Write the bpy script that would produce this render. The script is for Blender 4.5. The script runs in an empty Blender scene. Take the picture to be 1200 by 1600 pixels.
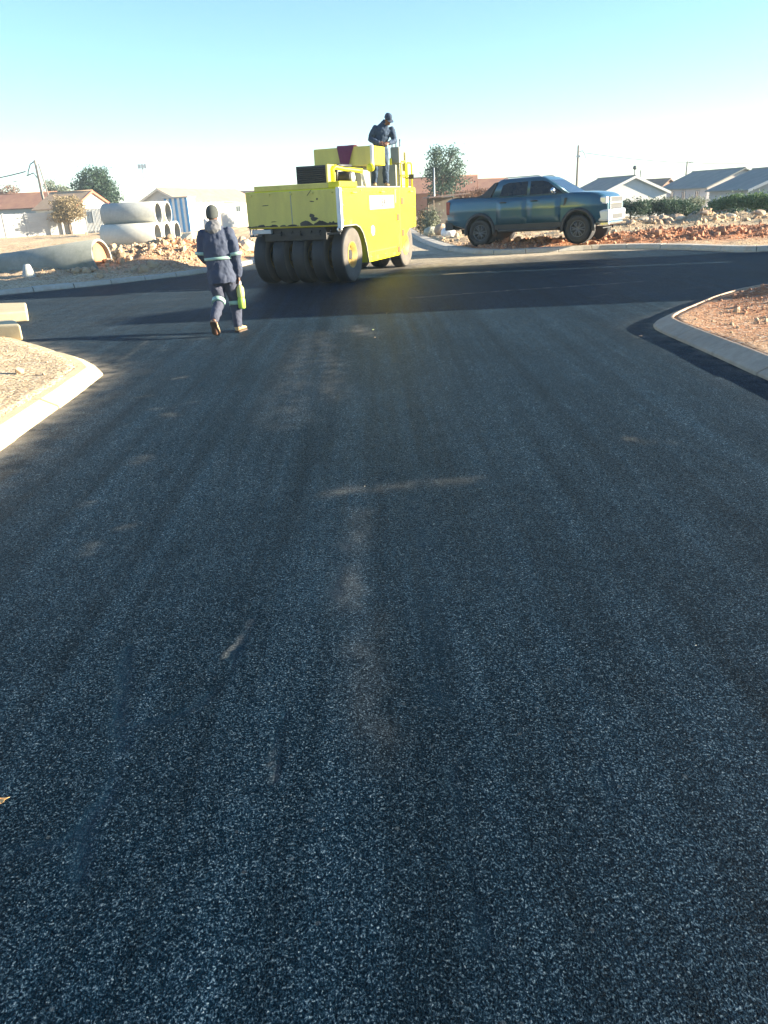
import bpy, bmesh, math, random
import numpy as np
from mathutils import Vector, Matrix, Euler

# ------------------------------------------------------------ camera, world, sun, exposure
scene = bpy.context.scene
COL = scene.collection
EYE = 1.65
PITCH = math.radians(22.05)      # camera looks down by this much
ROLL = math.radians(2.7)
F = Vector((0, math.cos(PITCH), -math.sin(PITCH)))
_r0 = Vector((1, 0, 0)); _u0 = Vector((0, math.sin(PITCH), math.cos(PITCH)))
RV = _r0 * math.cos(ROLL) - _u0 * math.sin(ROLL)
UV = _r0 * math.sin(ROLL) + _u0 * math.cos(ROLL)
cam_data = bpy.data.cameras.new("camera")
cam = bpy.data.objects.new("camera", cam_data); COL.objects.link(cam)
cam.matrix_world = Matrix((( RV.x, UV.x, -F.x, 0), (RV.y, UV.y, -F.y, 0), (RV.z, UV.z, -F.z, EYE), (0, 0, 0, 1)))
cam_data.sensor_fit = 'VERTICAL'; cam_data.sensor_height = 24.0
cam_data.lens = 24.0 * 1200.0 / 1600.0
cam_data.clip_start = 0.05; cam_data.clip_end = 5000
scene.camera = cam

SUN_EL = math.radians(13.0)
SUN_AZ = math.radians(92.0)      # clockwise from +Y: the sun stands to the right, a touch behind the viewer
SUN_DIR = Vector((math.sin(SUN_AZ) * math.cos(SUN_EL), math.cos(SUN_AZ) * math.cos(SUN_EL), math.sin(SUN_EL)))
world = bpy.data.worlds.new("World"); scene.world = world; world.use_nodes = True
wn = world.node_tree.nodes; wl = world.node_tree.links; wn.clear()
w_out = wn.new('ShaderNodeOutputWorld'); w_bg = wn.new('ShaderNodeBackground'); w_sky = wn.new('ShaderNodeTexSky')
w_sky.sky_type = 'NISHITA'; w_sky.sun_disc = False
w_sky.sun_elevation = SUN_EL; w_sky.sun_rotation = SUN_AZ
w_sky.air_density = 1.0; w_sky.dust_density = 0.0; w_sky.ozone_density = 4.0
w_bg.inputs[1].default_value = 0.064
wl.new(w_sky.outputs[0], w_bg.inputs[0]); wl.new(w_bg.outputs[0], w_out.inputs[0])
sun_data = bpy.data.lights.new("sun", 'SUN'); sun_data.energy = 5.0; sun_data.angle = math.radians(0.6)
sun_data.color = (1.0, 0.89, 0.69)
sun = bpy.data.objects.new("sun", sun_data); COL.objects.link(sun)
sun.rotation_euler = SUN_DIR.to_track_quat('Z', 'Y').to_euler(); sun.location = (40, 0, 30)
scene.view_settings.view_transform = 'Standard'; scene.view_settings.look = 'None'
scene.view_settings.exposure = 2.4; scene.view_settings.gamma = 1.0
scene.render.engine = 'CYCLES'
scene.cycles.max_bounces = 6; scene.cycles.diffuse_bounces = 3; scene.cycles.glossy_bounces = 3
scene.cycles.transparent_max_bounces = 8; scene.cycles.volume_bounces = 0
scene.cycles.sample_clamp_indirect = 4.0
scene.cycles.use_denoising = True

random.seed(7)
RNG = np.random.default_rng(11)

# ------------------------------------------------------------ helpers
def ray(px, py):
    return F + RV * ((px - 600) / 1200.0) + UV * ((800 - py) / 1200.0)
def at(px, py, z=0.0):
    d = ray(px, py); k = (z - EYE) / d.z
    return Vector((d.x * k, d.y * k, z))
def aty(px, py, Y):
    d = ray(px, py); k = Y / d.y
    return Vector((d.x * k, Y, EYE + d.z * k))

def tag(o, label=None, cat=None, group=None, kind=None):
    if label:
        o['label'] = label
        if not kind: o['kind'] = 'thing'
    if cat: o['category'] = cat
    if group: o['group'] = group
    if kind: o['kind'] = kind
    return o
def thing(name, label, cat, loc=(0, 0, 0), rotz=0.0, group=None):
    o = bpy.data.objects.new(name, None); COL.objects.link(o)
    o.empty_display_size = 0.2
    o.location = loc; o.rotation_euler = (0, 0, rotz)
    return tag(o, label, cat, group)

class MB:
    """collects faces, links them as one mesh object"""
    def __init__(s): s.v = []; s.f = []; s.sm = []
    def add(s, vs, fs, smooth=False):
        b = len(s.v); s.v.extend([tuple(x) for x in vs])
        for q in fs: s.f.append([i + b for i in q]); s.sm.append(smooth)
        return s
    def box(s, x0, x1, y0, y1, z0, z1, M=None):
        vs = [Vector(p) for p in ((x0,y0,z0),(x1,y0,z0),(x1,y1,z0),(x0,y1,z0),(x0,y0,z1),(x1,y0,z1),(x1,y1,z1),(x0,y1,z1))]
        if M is not None: vs = [M @ p for p in vs]
        return s.add(vs, [(0,3,2,1),(4,5,6,7),(0,1,5,4),(1,2,6,5),(2,3,7,6),(3,0,4,7)])
    def tube(s, pts, rad, n=10, cap=True, smooth=True, squash=1.0, up=None):
        """round bar through pts; rad a number or one per point, or (rx, ry)"""
        pts = [Vector(p) for p in pts]; m = len(pts)
        rs = rad if isinstance(rad, (list, tuple)) else [rad] * m
        vs = []; u = None
        for i, p in enumerate(pts):
            t = (pts[min(i + 1, m - 1)] - pts[max(i - 1, 0)])
            t = t.normalized() if t.length > 1e-9 else Vector((0, 0, 1))
            if u is None:
                a = Vector(up) if up is not None else (Vector((0, 0, 1)) if abs(t.z) < 0.9 else Vector((1, 0, 0)))
                u = (a - t * a.dot(t)).normalized()
            else:
                u = (u - t * u.dot(t)).normalized()
            w = t.cross(u)
            r = rs[i]; ra, rb = (r if isinstance(r, (list, tuple)) else (r, r * squash))
            for k in range(n):
                an = 2 * math.pi * k / n
                vs.append(p + u * (ra * math.cos(an)) + w * (rb * math.sin(an)))
        fs = []
        for i in range(m - 1):
            for k in range(n):
                fs.append((i*n+k, i*n+(k+1) % n, (i+1)*n+(k+1) % n, (i+1)*n+k))
        s.add(vs, fs, smooth)
        if cap:
            b = len(s.v) - len(vs)
            s.f.append([b + k for k in range(n)][::-1]); s.sm.append(False)
            s.f.append([b + (m-1)*n + k for k in range(n)]); s.sm.append(False)
        return s
    def ball(s, c, r, n=14, m=9, M=None):
        c = Vector(c); rr = r if isinstance(r, (tuple, list)) else (r, r, r)
        vs = []
        for i in range(m + 1):
            th = math.pi * i / m
            for k in range(n):
                ph = 2 * math.pi * k / n
                p = Vector((rr[0]*math.sin(th)*math.cos(ph), rr[1]*math.sin(th)*math.sin(ph), rr[2]*math.cos(th)))
                if M is not None: p = M @ p
                vs.append(c + p)
        fs = []
        for i in range(m):
            for k in range(n):
                fs.append((i*n+k, (i+1)*n+k, (i+1)*n+(k+1) % n, i*n+(k+1) % n))
        return s.add(vs, fs, True)
    def limb(s, pts, rad, n=12):
        s.tube(pts, rad, n)
        for p, r in ((pts[0], rad[0]), (pts[-1], rad[-1])):
            q = min(r) if isinstance(r, (tuple, list)) else r
            s.ball(p, q, 10, 7)
        return s
    def lathe(s, prof, axis='x', c=(0, 0, 0), n=32, smooth=True, M=None):
        """prof: list of (along axis, radius); closed profile loops are fine"""
        c = Vector(c); vs = []
        for (a, r) in prof:
            for k in range(n):
                an = 2 * math.pi * k / n
                if axis == 'x': p = Vector((a, r*math.cos(an), r*math.sin(an)))
                elif axis == 'y': p = Vector((r*math.sin(an), a, r*math.cos(an)))
                else: p = Vector((r*math.cos(an), r*math.sin(an), a))
                if M is not None: p = M @ p
                vs.append(c + p)
        fs = []
        for i in range(len(prof) - 1):
            for k in range(n):
                fs.append((i*n+k, i*n+(k+1) % n, (i+1)*n+(k+1) % n, (i+1)*n+k))
        return s.add(vs, fs, smooth)
    def prism(s, poly, axis, a0, a1):
        """polygon given in the two other axes, extruded along axis"""
        def P(u, v, a):
            return {'x': (a, u, v), 'y': (u, a, v), 'z': (u, v, a)}[axis]
        n = len(poly)
        vs = [P(u, v, a0) for u, v in poly] + [P(u, v, a1) for u, v in poly]
        fs = [list(range(n))[::-1], [n + i for i in range(n)]]
        fs += [(i, (i + 1) % n, n + (i + 1) % n, n + i) for i in range(n)]
        return s.add(vs, fs)
    def loft(s, rings, cap=True, smooth=True):
        n = len(rings[0]); vs = [p for r in rings for p in r]; fs = []
        for i in range(len(rings) - 1):
            for k in range(n):
                fs.append((i*n+k, i*n+(k+1) % n, (i+1)*n+(k+1) % n, (i+1)*n+k))
        s.add(vs, fs, smooth)
        if cap:
            b = len(s.v) - len(vs)
            s.f.append([b + k for k in range(n)][::-1]); s.sm.append(False)
            s.f.append([b + (len(rings)-1)*n + k for k in range(n)]); s.sm.append(False)
        return s
    def build(s, name, mat, parent=None, bevel=0.0, seg=2, recalc=True, remesh=None, wrinkle=None, smooth_iter=2):
        me = bpy.data.meshes.new(name)
        me.from_pydata(s.v, [], s.f)
        me.polygons.foreach_set('use_smooth', s.sm)
        if recalc:
            bm = bmesh.new(); bm.from_mesh(me)
            bmesh.ops.recalc_face_normals(bm, faces=bm.faces); bm.to_mesh(me); bm.free()
        me.materials.append(mat); me.update()
        o = bpy.data.objects.new(name, me); COL.objects.link(o)
        if parent is not None: o.parent = parent
        if remesh:
            md = o.modifiers.new('remesh', 'REMESH'); md.mode = 'VOXEL'; md.voxel_size = remesh; md.use_smooth_shade = True
            sm = o.modifiers.new('smooth', 'SMOOTH'); sm.iterations = smooth_iter; sm.factor = 0.5
        if wrinkle:
            tx = bpy.data.textures.new(name + '_folds', 'CLOUDS'); tx.noise_scale = wrinkle[1]; tx.noise_depth = 2
            dm = o.modifiers.new('folds', 'DISPLACE'); dm.texture = tx; dm.strength = wrinkle[0]; dm.mid_level = 0.5
        if bevel:
            bv = o.modifiers.new('bevel', 'BEVEL'); bv.width = bevel; bv.segments = seg; bv.limit_method = 'ANGLE'; bv.angle_limit = math.radians(35)
        return o

def copy_tree(o, parent=None):
    c = o.copy(); COL.objects.link(c)
    if parent is not None: c.parent = parent
    for ch in list(o.children): copy_tree(ch, c)
    return c

# ------------------------------------------------------------ numpy noise
_PERM = RNG.random((256, 256))
def vnoise(x, y):
    xi = np.floor(x).astype(int); yi = np.floor(y).astype(int); fx = x - xi; fy = y - yi
    fx = fx*fx*(3-2*fx); fy = fy*fy*(3-2*fy)
    a = _PERM[xi & 255, yi & 255]; b = _PERM[(xi+1) & 255, yi & 255]; c = _PERM[xi & 255, (yi+1) & 255]; d = _PERM[(xi+1) & 255, (yi+1) & 255]
    return (a*(1-fx)+b*fx)*(1-fy) + (c*(1-fx)+d*fx)*fy
def fbm(x, y, o=4):
    t = 0; am = 0.5; n = 0
    for i in range(o):
        t = t + am * vnoise(x * 2**i + 17.3*i, y * 2**i + 9.1*i); n += am; am *= 0.5
    return t / n

# ------------------------------------------------------------ materials
def newmat(name):
    m = bpy.data.materials.new(name); m.use_nodes = True
    nt = m.node_tree; b = nt.nodes['Principled BSDF']
    return m, nt, b
def N(nt, t, **kw):
    n = nt.nodes.new(t)
    for k, v in kw.items(): setattr(n, k, v)
    return n
def ramp(nt, stops, fac):
    r = N(nt, 'ShaderNodeValToRGB'); els = r.color_ramp.elements
    while len(els) > 1: els.remove(els[-1])
    els[0].position = stops[0][0]; els[0].color = (*stops[0][1], 1)
    for p, c in stops[1:]:
        e = els.new(p); e.color = (*c, 1)
    nt.links.new(fac, r.inputs[0]); return r.outputs[0]
def noise(nt, vec, scale, detail=4, rough=0.55, dist=0.0):
    n = N(nt, 'ShaderNodeTexNoise'); n.inputs['Scale'].default_value = scale; n.inputs['Detail'].default_value = detail
    n.inputs['Roughness'].default_value = rough; n.inputs['Distortion'].default_value = dist
    nt.links.new(vec, n.inputs['Vector']); return n.outputs['Fac']
def mixc(nt, fac, a, b, mode='MIX'):
    n = N(nt, 'ShaderNodeMix', data_type='RGBA', blend_type=mode)
    for s, v in ((n.inputs[0], fac), (n.inputs[6], a), (n.inputs[7], b)):
        if isinstance(v, (int, float)): s.default_value = v
        elif isinstance(v, tuple): s.default_value = (*v, 1)
        else: nt.links.new(v, s)
    return n.outputs[2]
def mth(nt, op, a, b=None, c=None, clamp=False):
    n = N(nt, 'ShaderNodeMath', operation=op); n.use_clamp = clamp
    for s, v in zip(n.inputs, (a, b, c)):
        if v is None: continue
        if isinstance(v, (int, float)): s.default_value = v
        else: nt.links.new(v, s)
    return n.outputs[0]
def coords(nt, kind='Object', scale=None, rot=None):
    tc = N(nt, 'ShaderNodeTexCoord'); o = tc.outputs[kind]
    if scale or rot:
        mp = N(nt, 'ShaderNodeMapping')
        if scale: mp.inputs['Scale'].default_value = scale
        if rot: mp.inputs['Rotation'].default_value = rot
        nt.links.new(o, mp.inputs['Vector']); o = mp.outputs[0]
    return o
def bump(nt, b, h, strength=0.3, dist=0.02):
    n = N(nt, 'ShaderNodeBump'); n.inputs['Strength'].default_value = strength; n.inputs['Distance'].default_value = dist
    nt.links.new(h, n.inputs['Height']); nt.links.new(n.outputs[0], b.inputs['Normal'])
def worn(name, col, col2=None, rough=0.6, nscale=3.0, amount=0.5, bumps=0.0, bscale=40.0, metal=0.0, spec=0.5, streak=False):
    """base colour broken up by a second colour in patches, with fine grain"""
    m, nt, b = newmat(name)
    col2 = col2 or tuple(c * 0.7 for c in col)
    v = coords(nt, scale=(1, 1, 0.25) if streak else None)
    n1 = noise(nt, v, nscale, 6, 0.62)
    f = ramp(nt, [(0.38, (0, 0, 0)), (0.68, (amount,)*3)], n1)
    c = mixc(nt, f, col, col2)
    n2 = noise(nt, coords(nt), nscale * 12, 3)
    c = mixc(nt, mth(nt, 'MULTIPLY', mth(nt, 'SUBTRACT', n2, 0.35, clamp=True), 0.35), c, tuple(x * 0.6 for x in col))
    nt.links.new(c, b.inputs['Base Color'])
    b.inputs['Roughness'].default_value = rough; b.inputs['Metallic'].default_value = metal
    b.inputs['Specular IOR Level'].default_value = spec
    nt.links.new(mth(nt, 'MULTIPLY_ADD', n1, 0.25, rough - 0.12), b.inputs['Roughness'])
    if bumps: bump(nt, b, noise(nt, coords(nt), bscale, 4), bumps, 0.01)
    return m
def plain(name, col, rough=0.5, metal=0.0, spec=0.5, coat=0.0):
    m, nt, b = newmat(name)
    n1 = noise(nt, coords(nt), 8.0, 4)
    c = mixc(nt, mth(nt, 'MULTIPLY', n1, 0.35), col, tuple(x * 0.6 for x in col))
    nt.links.new(c, b.inputs['Base Color'])
    b.inputs['Roughness'].default_value = rough; b.inputs['Metallic'].default_value = metal
    b.inputs['Specular IOR Level'].default_value = spec; b.inputs['Coat Weight'].default_value = coat
    return m

M = {}
M['yellow'] = worn('yellow_paint', (0.74, 0.67, 0.022), (0.64, 0.55, 0.025), 0.45, 2.2, 0.55, 0.05, 60, spec=0.25)
M['yellow_dirty'] = worn('yellow_paint_dirty', (0.66, 0.56, 0.12), (0.44, 0.35, 0.10), 0.6, 2.6, 0.7, 0.08, 40, streak=True)
M['rim'] = worn('rusty_yellow_rim', (0.42, 0.27, 0.04), (0.22, 0.12, 0.03), 0.6, 5, 0.7)
M['plate'] = worn('grey_white_plate', (0.30, 0.30, 0.28), (0.22, 0.21, 0.19), 0.6, 1.6, 0.7)
M['rubber'] = worn('tyre_rubber', (0.009, 0.010, 0.013), (0.024, 0.023, 0.023), 0.62, 5, 0.5, 0.1, 50)
M['sidewall'] = worn('dusty_sidewall', (0.115, 0.098, 0.080), (0.06, 0.055, 0.05), 0.85, 5, 0.6, 0.1, 60)
M['black'] = worn('black_metal', (0.02, 0.022, 0.026), (0.05, 0.05, 0.05), 0.5, 4, 0.5)
M['grease'] = worn('greasy_steel', (0.012, 0.013, 0.015), (0.05, 0.042, 0.03), 0.55, 6, 0.6, 0.2, 30)
M['steel'] = plain('bare_steel', (0.55, 0.55, 0.54), 0.35, 0.8)
M['galv'] = worn('galvanised', (0.42, 0.44, 0.45), (0.30, 0.31, 0.32), 0.5, 3, 0.5, 0, 40, 0.4)
M['white'] = worn('white_paint', (0.78, 0.77, 0.74), (0.62, 0.60, 0.55), 0.55, 2.5, 0.5)
M['panel_grey'] = worn('grey_panel', (0.34, 0.34, 0.26), (0.22, 0.21, 0.15), 0.6, 3, 0.6)
M['orange'] = plain('orange_marker', (0.22, 0.07, 0.01), 0.6)
M['maroon'] = worn('maroon_cloth', (0.16, 0.03, 0.07), (0.10, 0.02, 0.05), 0.9, 9, 0.6, 0.3, 60)
M['navy'] = worn('navy_workwear', (0.032, 0.044, 0.078), (0.058, 0.066, 0.098), 0.85, 7, 0.6, 0.35, 45)
M['navy_trouser'] = worn('navy_trousers', (0.035, 0.042, 0.07), (0.07, 0.07, 0.10), 0.85, 7, 0.6, 0.35, 45)
M['opblue'] = worn('blue_overall', (0.018, 0.040, 0.080), (0.035, 0.06, 0.10), 0.85, 7, 0.6, 0.3, 45)
M['hood'] = worn('pale_hood_cloth', (0.13, 0.13, 0.135), (0.09, 0.09, 0.10), 0.9, 9, 0.5, 0.3, 50)
M['beanie'] = worn('grey_beanie', (0.045, 0.052, 0.048), (0.07, 0.075, 0.07), 0.95, 12, 0.5, 0.4, 120)
M['skin'] = worn('brown_skin', (0.16, 0.075, 0.045), (0.12, 0.055, 0.035), 0.5, 9, 0.5)
M['boot'] = worn('tan_boot', (0.52, 0.36, 0.17), (0.36, 0.23, 0.10), 0.7, 10, 0.6, 0.2, 60)
M['sole'] = worn('boot_sole', (0.10, 0.06, 0.035), (0.05, 0.035, 0.025), 0.8, 12, 0.6, 0.4, 60)
M['reflect'] = plain('reflective_tape', (0.30, 0.46, 0.39), 0.45, 0.1)
M['lime'] = plain('lime_plastic', (0.36, 0.56, 0.08), 0.4)
M['lime2'] = plain('yellow_plastic', (0.50, 0.52, 0.18), 0.4)
M['trunk'] = worn('tree_bark', (0.16, 0.12, 0.09), (0.09, 0.07, 0.05), 0.9, 6, 0.6, 0.4, 20)
M['wood'] = worn('weathered_wood', (0.22, 0.19, 0.16), (0.13, 0.11, 0.09), 0.9, 5, 0.6, 0.2, 30, streak=True)
M['glass'] = plain('dark_glass', (0.02, 0.03, 0.04), 0.06, 0.0, 0.8)
M['wire'] = plain('cable', (0.05, 0.06, 0.07), 0.6)
# ------------------------------------------------------------ asphalt, earth, kerb materials
def asphalt_mat():
    m, nt, b = newmat('fresh_asphalt')
    v = coords(nt)
    at_d = N(nt, 'ShaderNodeAttribute', attribute_name='dust').outputs['Fac']
    at_s = N(nt, 'ShaderNodeAttribute', attribute_name='smear').outputs['Fac']
    at_c = N(nt, 'ShaderNodeAttribute', attribute_name='coarse').outputs['Fac']
    # warp so that the stones are not a clean lattice
    nz = N(nt, 'ShaderNodeTexNoise'); nz.inputs['Scale'].default_value = 60; nz.inputs['Detail'].default_value = 2
    nt.links.new(v, nz.inputs['Vector'])
    wv = N(nt, 'ShaderNodeVectorMath', operation='MULTIPLY_ADD')
    nt.links.new(nz.outputs['Color'], wv.inputs[0]); wv.inputs[1].default_value = (0.006, 0.006, 0.0); nt.links.new(v, wv.inputs[2])
    vo = N(nt, 'ShaderNodeTexVoronoi', feature='F1'); vo.inputs['Scale'].default_value = 150; vo.inputs['Randomness'].default_value = 1.0
    nt.links.new(wv.outputs[0], vo.inputs['Vector'])
    vo2 = N(nt, 'ShaderNodeTexVoronoi', feature='F1'); vo2.inputs['Scale'].default_value = 62
    nt.links.new(wv.outputs[0], vo2.inputs['Vector'])
    sep = N(nt, 'ShaderNodeSeparateColor'); nt.links.new(vo.outputs['Color'], sep.inputs[0])
    sep2 = N(nt, 'ShaderNodeSeparateColor'); nt.links.new(vo2.outputs['Color'], sep2.inputs[0])
    big = noise(nt, v, 0.55, 5, 0.6)
    mid = noise(nt, v, 5.0, 5, 0.65)
    lane = noise(nt, coords(nt, scale=(5.2, 0.13, 1)), 1.0, 7, 0.70)
    # stone albedo: mostly bitumen black, some stones rubbed bare
    # broken stone faces: irregular bright bits between bitumen black
    bits = noise(nt, coords(nt, scale=(1, 0.8, 1)), 180, 2, 0.6, 0.4)
    bits2 = noise(nt, coords(nt, scale=(0.75, 1, 1), rot=(0, 0, 0.6)), 120, 4, 0.72, 0.6)
    gr = mth(nt, 'MULTIPLY_ADD', bits2, 0.26, mth(nt, 'MULTIPLY', bits, 0.74))
    gr = mth(nt, 'MULTIPLY_ADD', mth(nt, 'SUBTRACT', sep.outputs[0], 0.5), 0.22, gr)
    c = ramp(nt, [(0.36, (0.0005, 0.003, 0.007)), (0.49, (0.002, 0.009, 0.018)), (0.57, (0.009, 0.023, 0.040)), (0.63, (0.032, 0.060, 0.088)), (0.72, (0.105, 0.148, 0.182)), (0.80, (0.28, 0.32, 0.34))], gr)
    # roller lanes and patches: more or less bitumen left on the stones
    tone = mth(nt, 'MULTIPLY_ADD', lane, 2.7, -0.40)
    tone = mth(nt, 'MULTIPLY', tone, mth(nt, 'MULTIPLY_ADD', big, 0.9, 0.55))
    tone = mth(nt, 'MULTIPLY', tone, mth(nt, 'MULTIPLY_ADD', mid, 0.8, 0.6))
    vm = N(nt, 'ShaderNodeVectorMath', operation='SCALE'); nt.links.new(c, vm.inputs[0]); nt.links.new(mth(nt, 'MAXIMUM', tone, 0.3), vm.inputs['Scale'])
    c = vm.outputs[0]
    vo3 = N(nt, 'ShaderNodeTexVoronoi', feature='F1'); vo3.inputs['Scale'].default_value = 24; nt.links.new(wv.outputs[0], vo3.inputs['Vector'])
    sep3 = N(nt, 'ShaderNodeSeparateColor'); nt.links.new(vo3.outputs['Color'], sep3.inputs[0])
    fleck = mth(nt, 'MULTIPLY', mth(nt, 'GREATER_THAN', sep3.outputs[0], 0.90), mth(nt, 'LESS_THAN', vo3.outputs['Distance'], 0.17))
    c = mixc(nt, mth(nt, 'MULTIPLY', fleck, 0.12), c, (0.20, 0.23, 0.25))
    # bitumen rich smears are smooth and dark, dust is tan
    c = mixc(nt, mth(nt, 'MULTIPLY', mth(nt, 'MULTIPLY', at_s, mth(nt, 'MULTIPLY_ADD', mid, 2.4, -0.45, clamp=True)), 0.9), c, (0.004, 0.013, 0.024))
    dn = mth(nt, 'MULTIPLY', at_d, mth(nt, 'MULTIPLY_ADD', mid, 1.5, -0.15, clamp=True), clamp=True)
    cling = ramp(nt, [(0.40, (0.25,)*3), (0.60, (1, 1, 1))], gr)
    dn = mth(nt, 'MULTIPLY', mth(nt, 'MULTIPLY', dn, 1.35), cling, clamp=True)
    dcol = mixc(nt, noise(nt, v, 1.4, 3), (0.10, 0.125, 0.14), (0.18, 0.17, 0.15))
    c = mixc(nt, dn, c, dcol)
    at_e = N(nt, 'ShaderNodeAttribute', attribute_name='sand').outputs['Fac']
    sn = mth(nt, 'MULTIPLY', at_e, mth(nt, 'MULTIPLY_ADD', mid, 1.2, 0.25, clamp=True), clamp=True)
    c = mixc(nt, sn, c, mixc(nt, mid, (0.52, 0.42, 0.30), (0.66, 0.56, 0.42)))
    nt.links.new(c, b.inputs['Base Color'])
    r = mth(nt, 'MULTIPLY_ADD', sep.outputs[1], 0.22, 0.40)
    r = mth(nt, 'MULTIPLY_ADD', at_s, -0.06, r)
    r = mth(nt, 'MULTIPLY_ADD', mth(nt, 'ADD', dn, sn), 0.35, r)
    r = mth(nt, 'MULTIPLY_ADD', lane, 0.12, r, clamp=True)
    nt.links.new(r, b.inputs['Roughness'])
    b.inputs['Specular IOR Level'].default_value = 0.03; b.inputs['Specular Tint'].default_value = (0.2, 0.6, 1, 1)
    # relief: rounded stones, each at its own height
    h = mth(nt, 'SUBTRACT', 1.0, mth(nt, 'MULTIPLY', vo.outputs['Distance'], 1.1))
    h = mth(nt, 'MULTIPLY_ADD', sep.outputs[2], 0.55, h)
    h = mth(nt, 'MULTIPLY_ADD', gr, 3.2, mth(nt, 'MULTIPLY', h, 0.5))
    h = mth(nt, 'MULTIPLY_ADD', noise(nt, v, 330, 2), 0.8, h)
    smoothed = mth(nt, 'SUBTRACT', 1.0, mth(nt, 'MULTIPLY', at_s, 0.75))
    h = mth(nt, 'MULTIPLY', h, mth(nt, 'MULTIPLY', smoothed, mth(nt, 'MULTIPLY_ADD', at_c, 0.6, 0.8)))
    h = mth(nt, 'MULTIPLY_ADD', noise(nt, v, 26, 4), 0.8, h)
    bump(nt, b, h, 1.0, 0.006)
    return m
M['asphalt'] = asphalt_mat()

def earth_mat():
    m, nt, b = newmat('bare_earth')
    v = coords(nt)
    red = N(nt, 'ShaderNodeAttribute', attribute_name='red').outputs['Fac']
    grs = N(nt, 'ShaderNodeAttribute', attribute_name='dry').outputs['Fac']
    n1 = noise(nt, v, 0.9, 7, 0.65); n2 = noise(nt, v, 9, 6, 0.7); n3 = noise(nt, v, 60, 4, 0.7)
    sand = ramp(nt, [(0.3, (0.38, 0.26, 0.15)), (0.5, (0.60, 0.45, 0.28)), (0.72, (0.74, 0.62, 0.44))], n2)
    clay = ramp(nt, [(0.3, (0.22, 0.075, 0.035)), (0.5, (0.42, 0.17, 0.08)), (0.72, (0.56, 0.29, 0.15))], n2)
    f = mth(nt, 'ADD', red, mth(nt, 'MULTIPLY_ADD', n1, 1.2, -0.62), clamp=True)
    c = mixc(nt, f, sand, clay)
    c = mixc(nt, mth(nt, 'MULTIPLY', grs, ramp(nt, [(0.42, (0, 0, 0)), (0.6, (1, 1, 1))], noise(nt, v, 3.5, 6, 0.7))), c, (0.16, 0.17, 0.08))
    # pale stones and dark crumbs
    vo = N(nt, 'ShaderNodeTexVoronoi', feature='F1'); vo.inputs['Scale'].default_value = 34; nt.links.new(v, vo.inputs['Vector'])
    sep = N(nt, 'ShaderNodeSeparateColor'); nt.links.new(vo.outputs['Color'], sep.inputs[0])
    c = mixc(nt, ramp(nt, [(0.86, (0, 0, 0)), (0.90, (0.7,)*3)], sep.outputs[0]), c, (0.58, 0.50, 0.40))
    c = mixc(nt, ramp(nt, [(0.80, (0, 0, 0)), (0.86, (0.6,)*3)], sep.outputs[1]), c, (0.12, 0.07, 0.045))
    nt.links.new(c, b.inputs['Base Color']); b.inputs['Roughness'].default_value = 0.95; b.inputs['Specular IOR Level'].default_value = 0.15
    h = mth(nt, 'ADD', mth(nt, 'MULTIPLY', n2, 1.6), mth(nt, 'MULTIPLY', n3, 0.5))
    h = mth(nt, 'MULTIPLY_ADD', mth(nt, 'SUBTRACT', 1, vo.outputs['Distance']), 0.5, h)
    bump(nt, b, h, 0.9, 0.05)
    return m
M['earth'] = earth_mat()

def concrete_mat(name, c1, c2, stain=(0.2, 0.19, 0.17), amount=0.5, red=0.0):
    m, nt, b = newmat(name); v = coords(nt)
    n1 = noise(nt, v, 1.6, 7, 0.65); n2 = noise(nt, v, 12, 6, 0.7); n3 = noise(nt, v, 90, 3)
    c = mixc(nt, ramp(nt, [(0.3, (0, 0, 0)), (0.7, (1, 1, 1))], n2), c1, c2)
    c = mixc(nt, ramp(nt, [(0.48, (0, 0, 0)), (0.68, (amount,)*3)], n1), c, stain)
    if red:
        c = mixc(nt, ramp(nt, [(0.5, (0, 0, 0)), (0.7, (red,)*3)], noise(nt, v, 2.3, 6, 0.7)), c, (0.36, 0.2, 0.12))
    c = mixc(nt, mth(nt, 'MULTIPLY', n3, 0.3), c, tuple(x * 0.55 for x in c1))
    nt.links.new(c, b.inputs['Base Color']); b.inputs['Roughness'].default_value = 0.88; b.inputs['Specular IOR Level'].default_value = 0.25
    bump(nt, b, mth(nt, 'ADD', n2, n3), 0.35, 0.012)
    return m
M['kerb'] = concrete_mat('kerb_concrete', (0.52, 0.48, 0.41), (0.42, 0.38, 0.31), (0.30, 0.25, 0.19), 0.4, 0.35)
M['kerb_brown'] = concrete_mat('brown_kerb_concrete', (0.52, 0.39, 0.28), (0.42, 0.30, 0.21), (0.26, 0.19, 0.14), 0.5, 0.4)
M['kerb_pale'] = concrete_mat('pale_kerb_concrete', (0.62, 0.51, 0.32), (0.54, 0.43, 0.26), (0.42, 0.31, 0.17), 0.3)
M['pipe'] = concrete_mat('pipe_concrete', (0.46, 0.46, 0.42), (0.36, 0.36, 0.33), (0.25, 0.25, 0.23), 0.5)
M['pipe_pale'] = concrete_mat('pale_pipe_concrete', (0.64, 0.61, 0.52), (0.55, 0.52, 0.44), (0.42, 0.39, 0.32), 0.45)
M['pipe_old'] = concrete_mat('old_pipe_concrete', (0.30, 0.31, 0.27), (0.23, 0.24, 0.21), (0.15, 0.16, 0.13), 0.7)
M['rust_concrete'] = concrete_mat('rust_stained_concrete', (0.52, 0.25, 0.13), (0.42, 0.20, 0.10), (0.30, 0.14, 0.08), 0.5)
M['stone'] = concrete_mat('stone', (0.46, 0.34, 0.24), (0.34, 0.24, 0.16), (0.30, 0.20, 0.14), 0.5)
M['stone_pale'] = concrete_mat('pale_stone', (0.68, 0.58, 0.42), (0.58, 0.48, 0.33), (0.46, 0.34, 0.22), 0.4)

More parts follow.
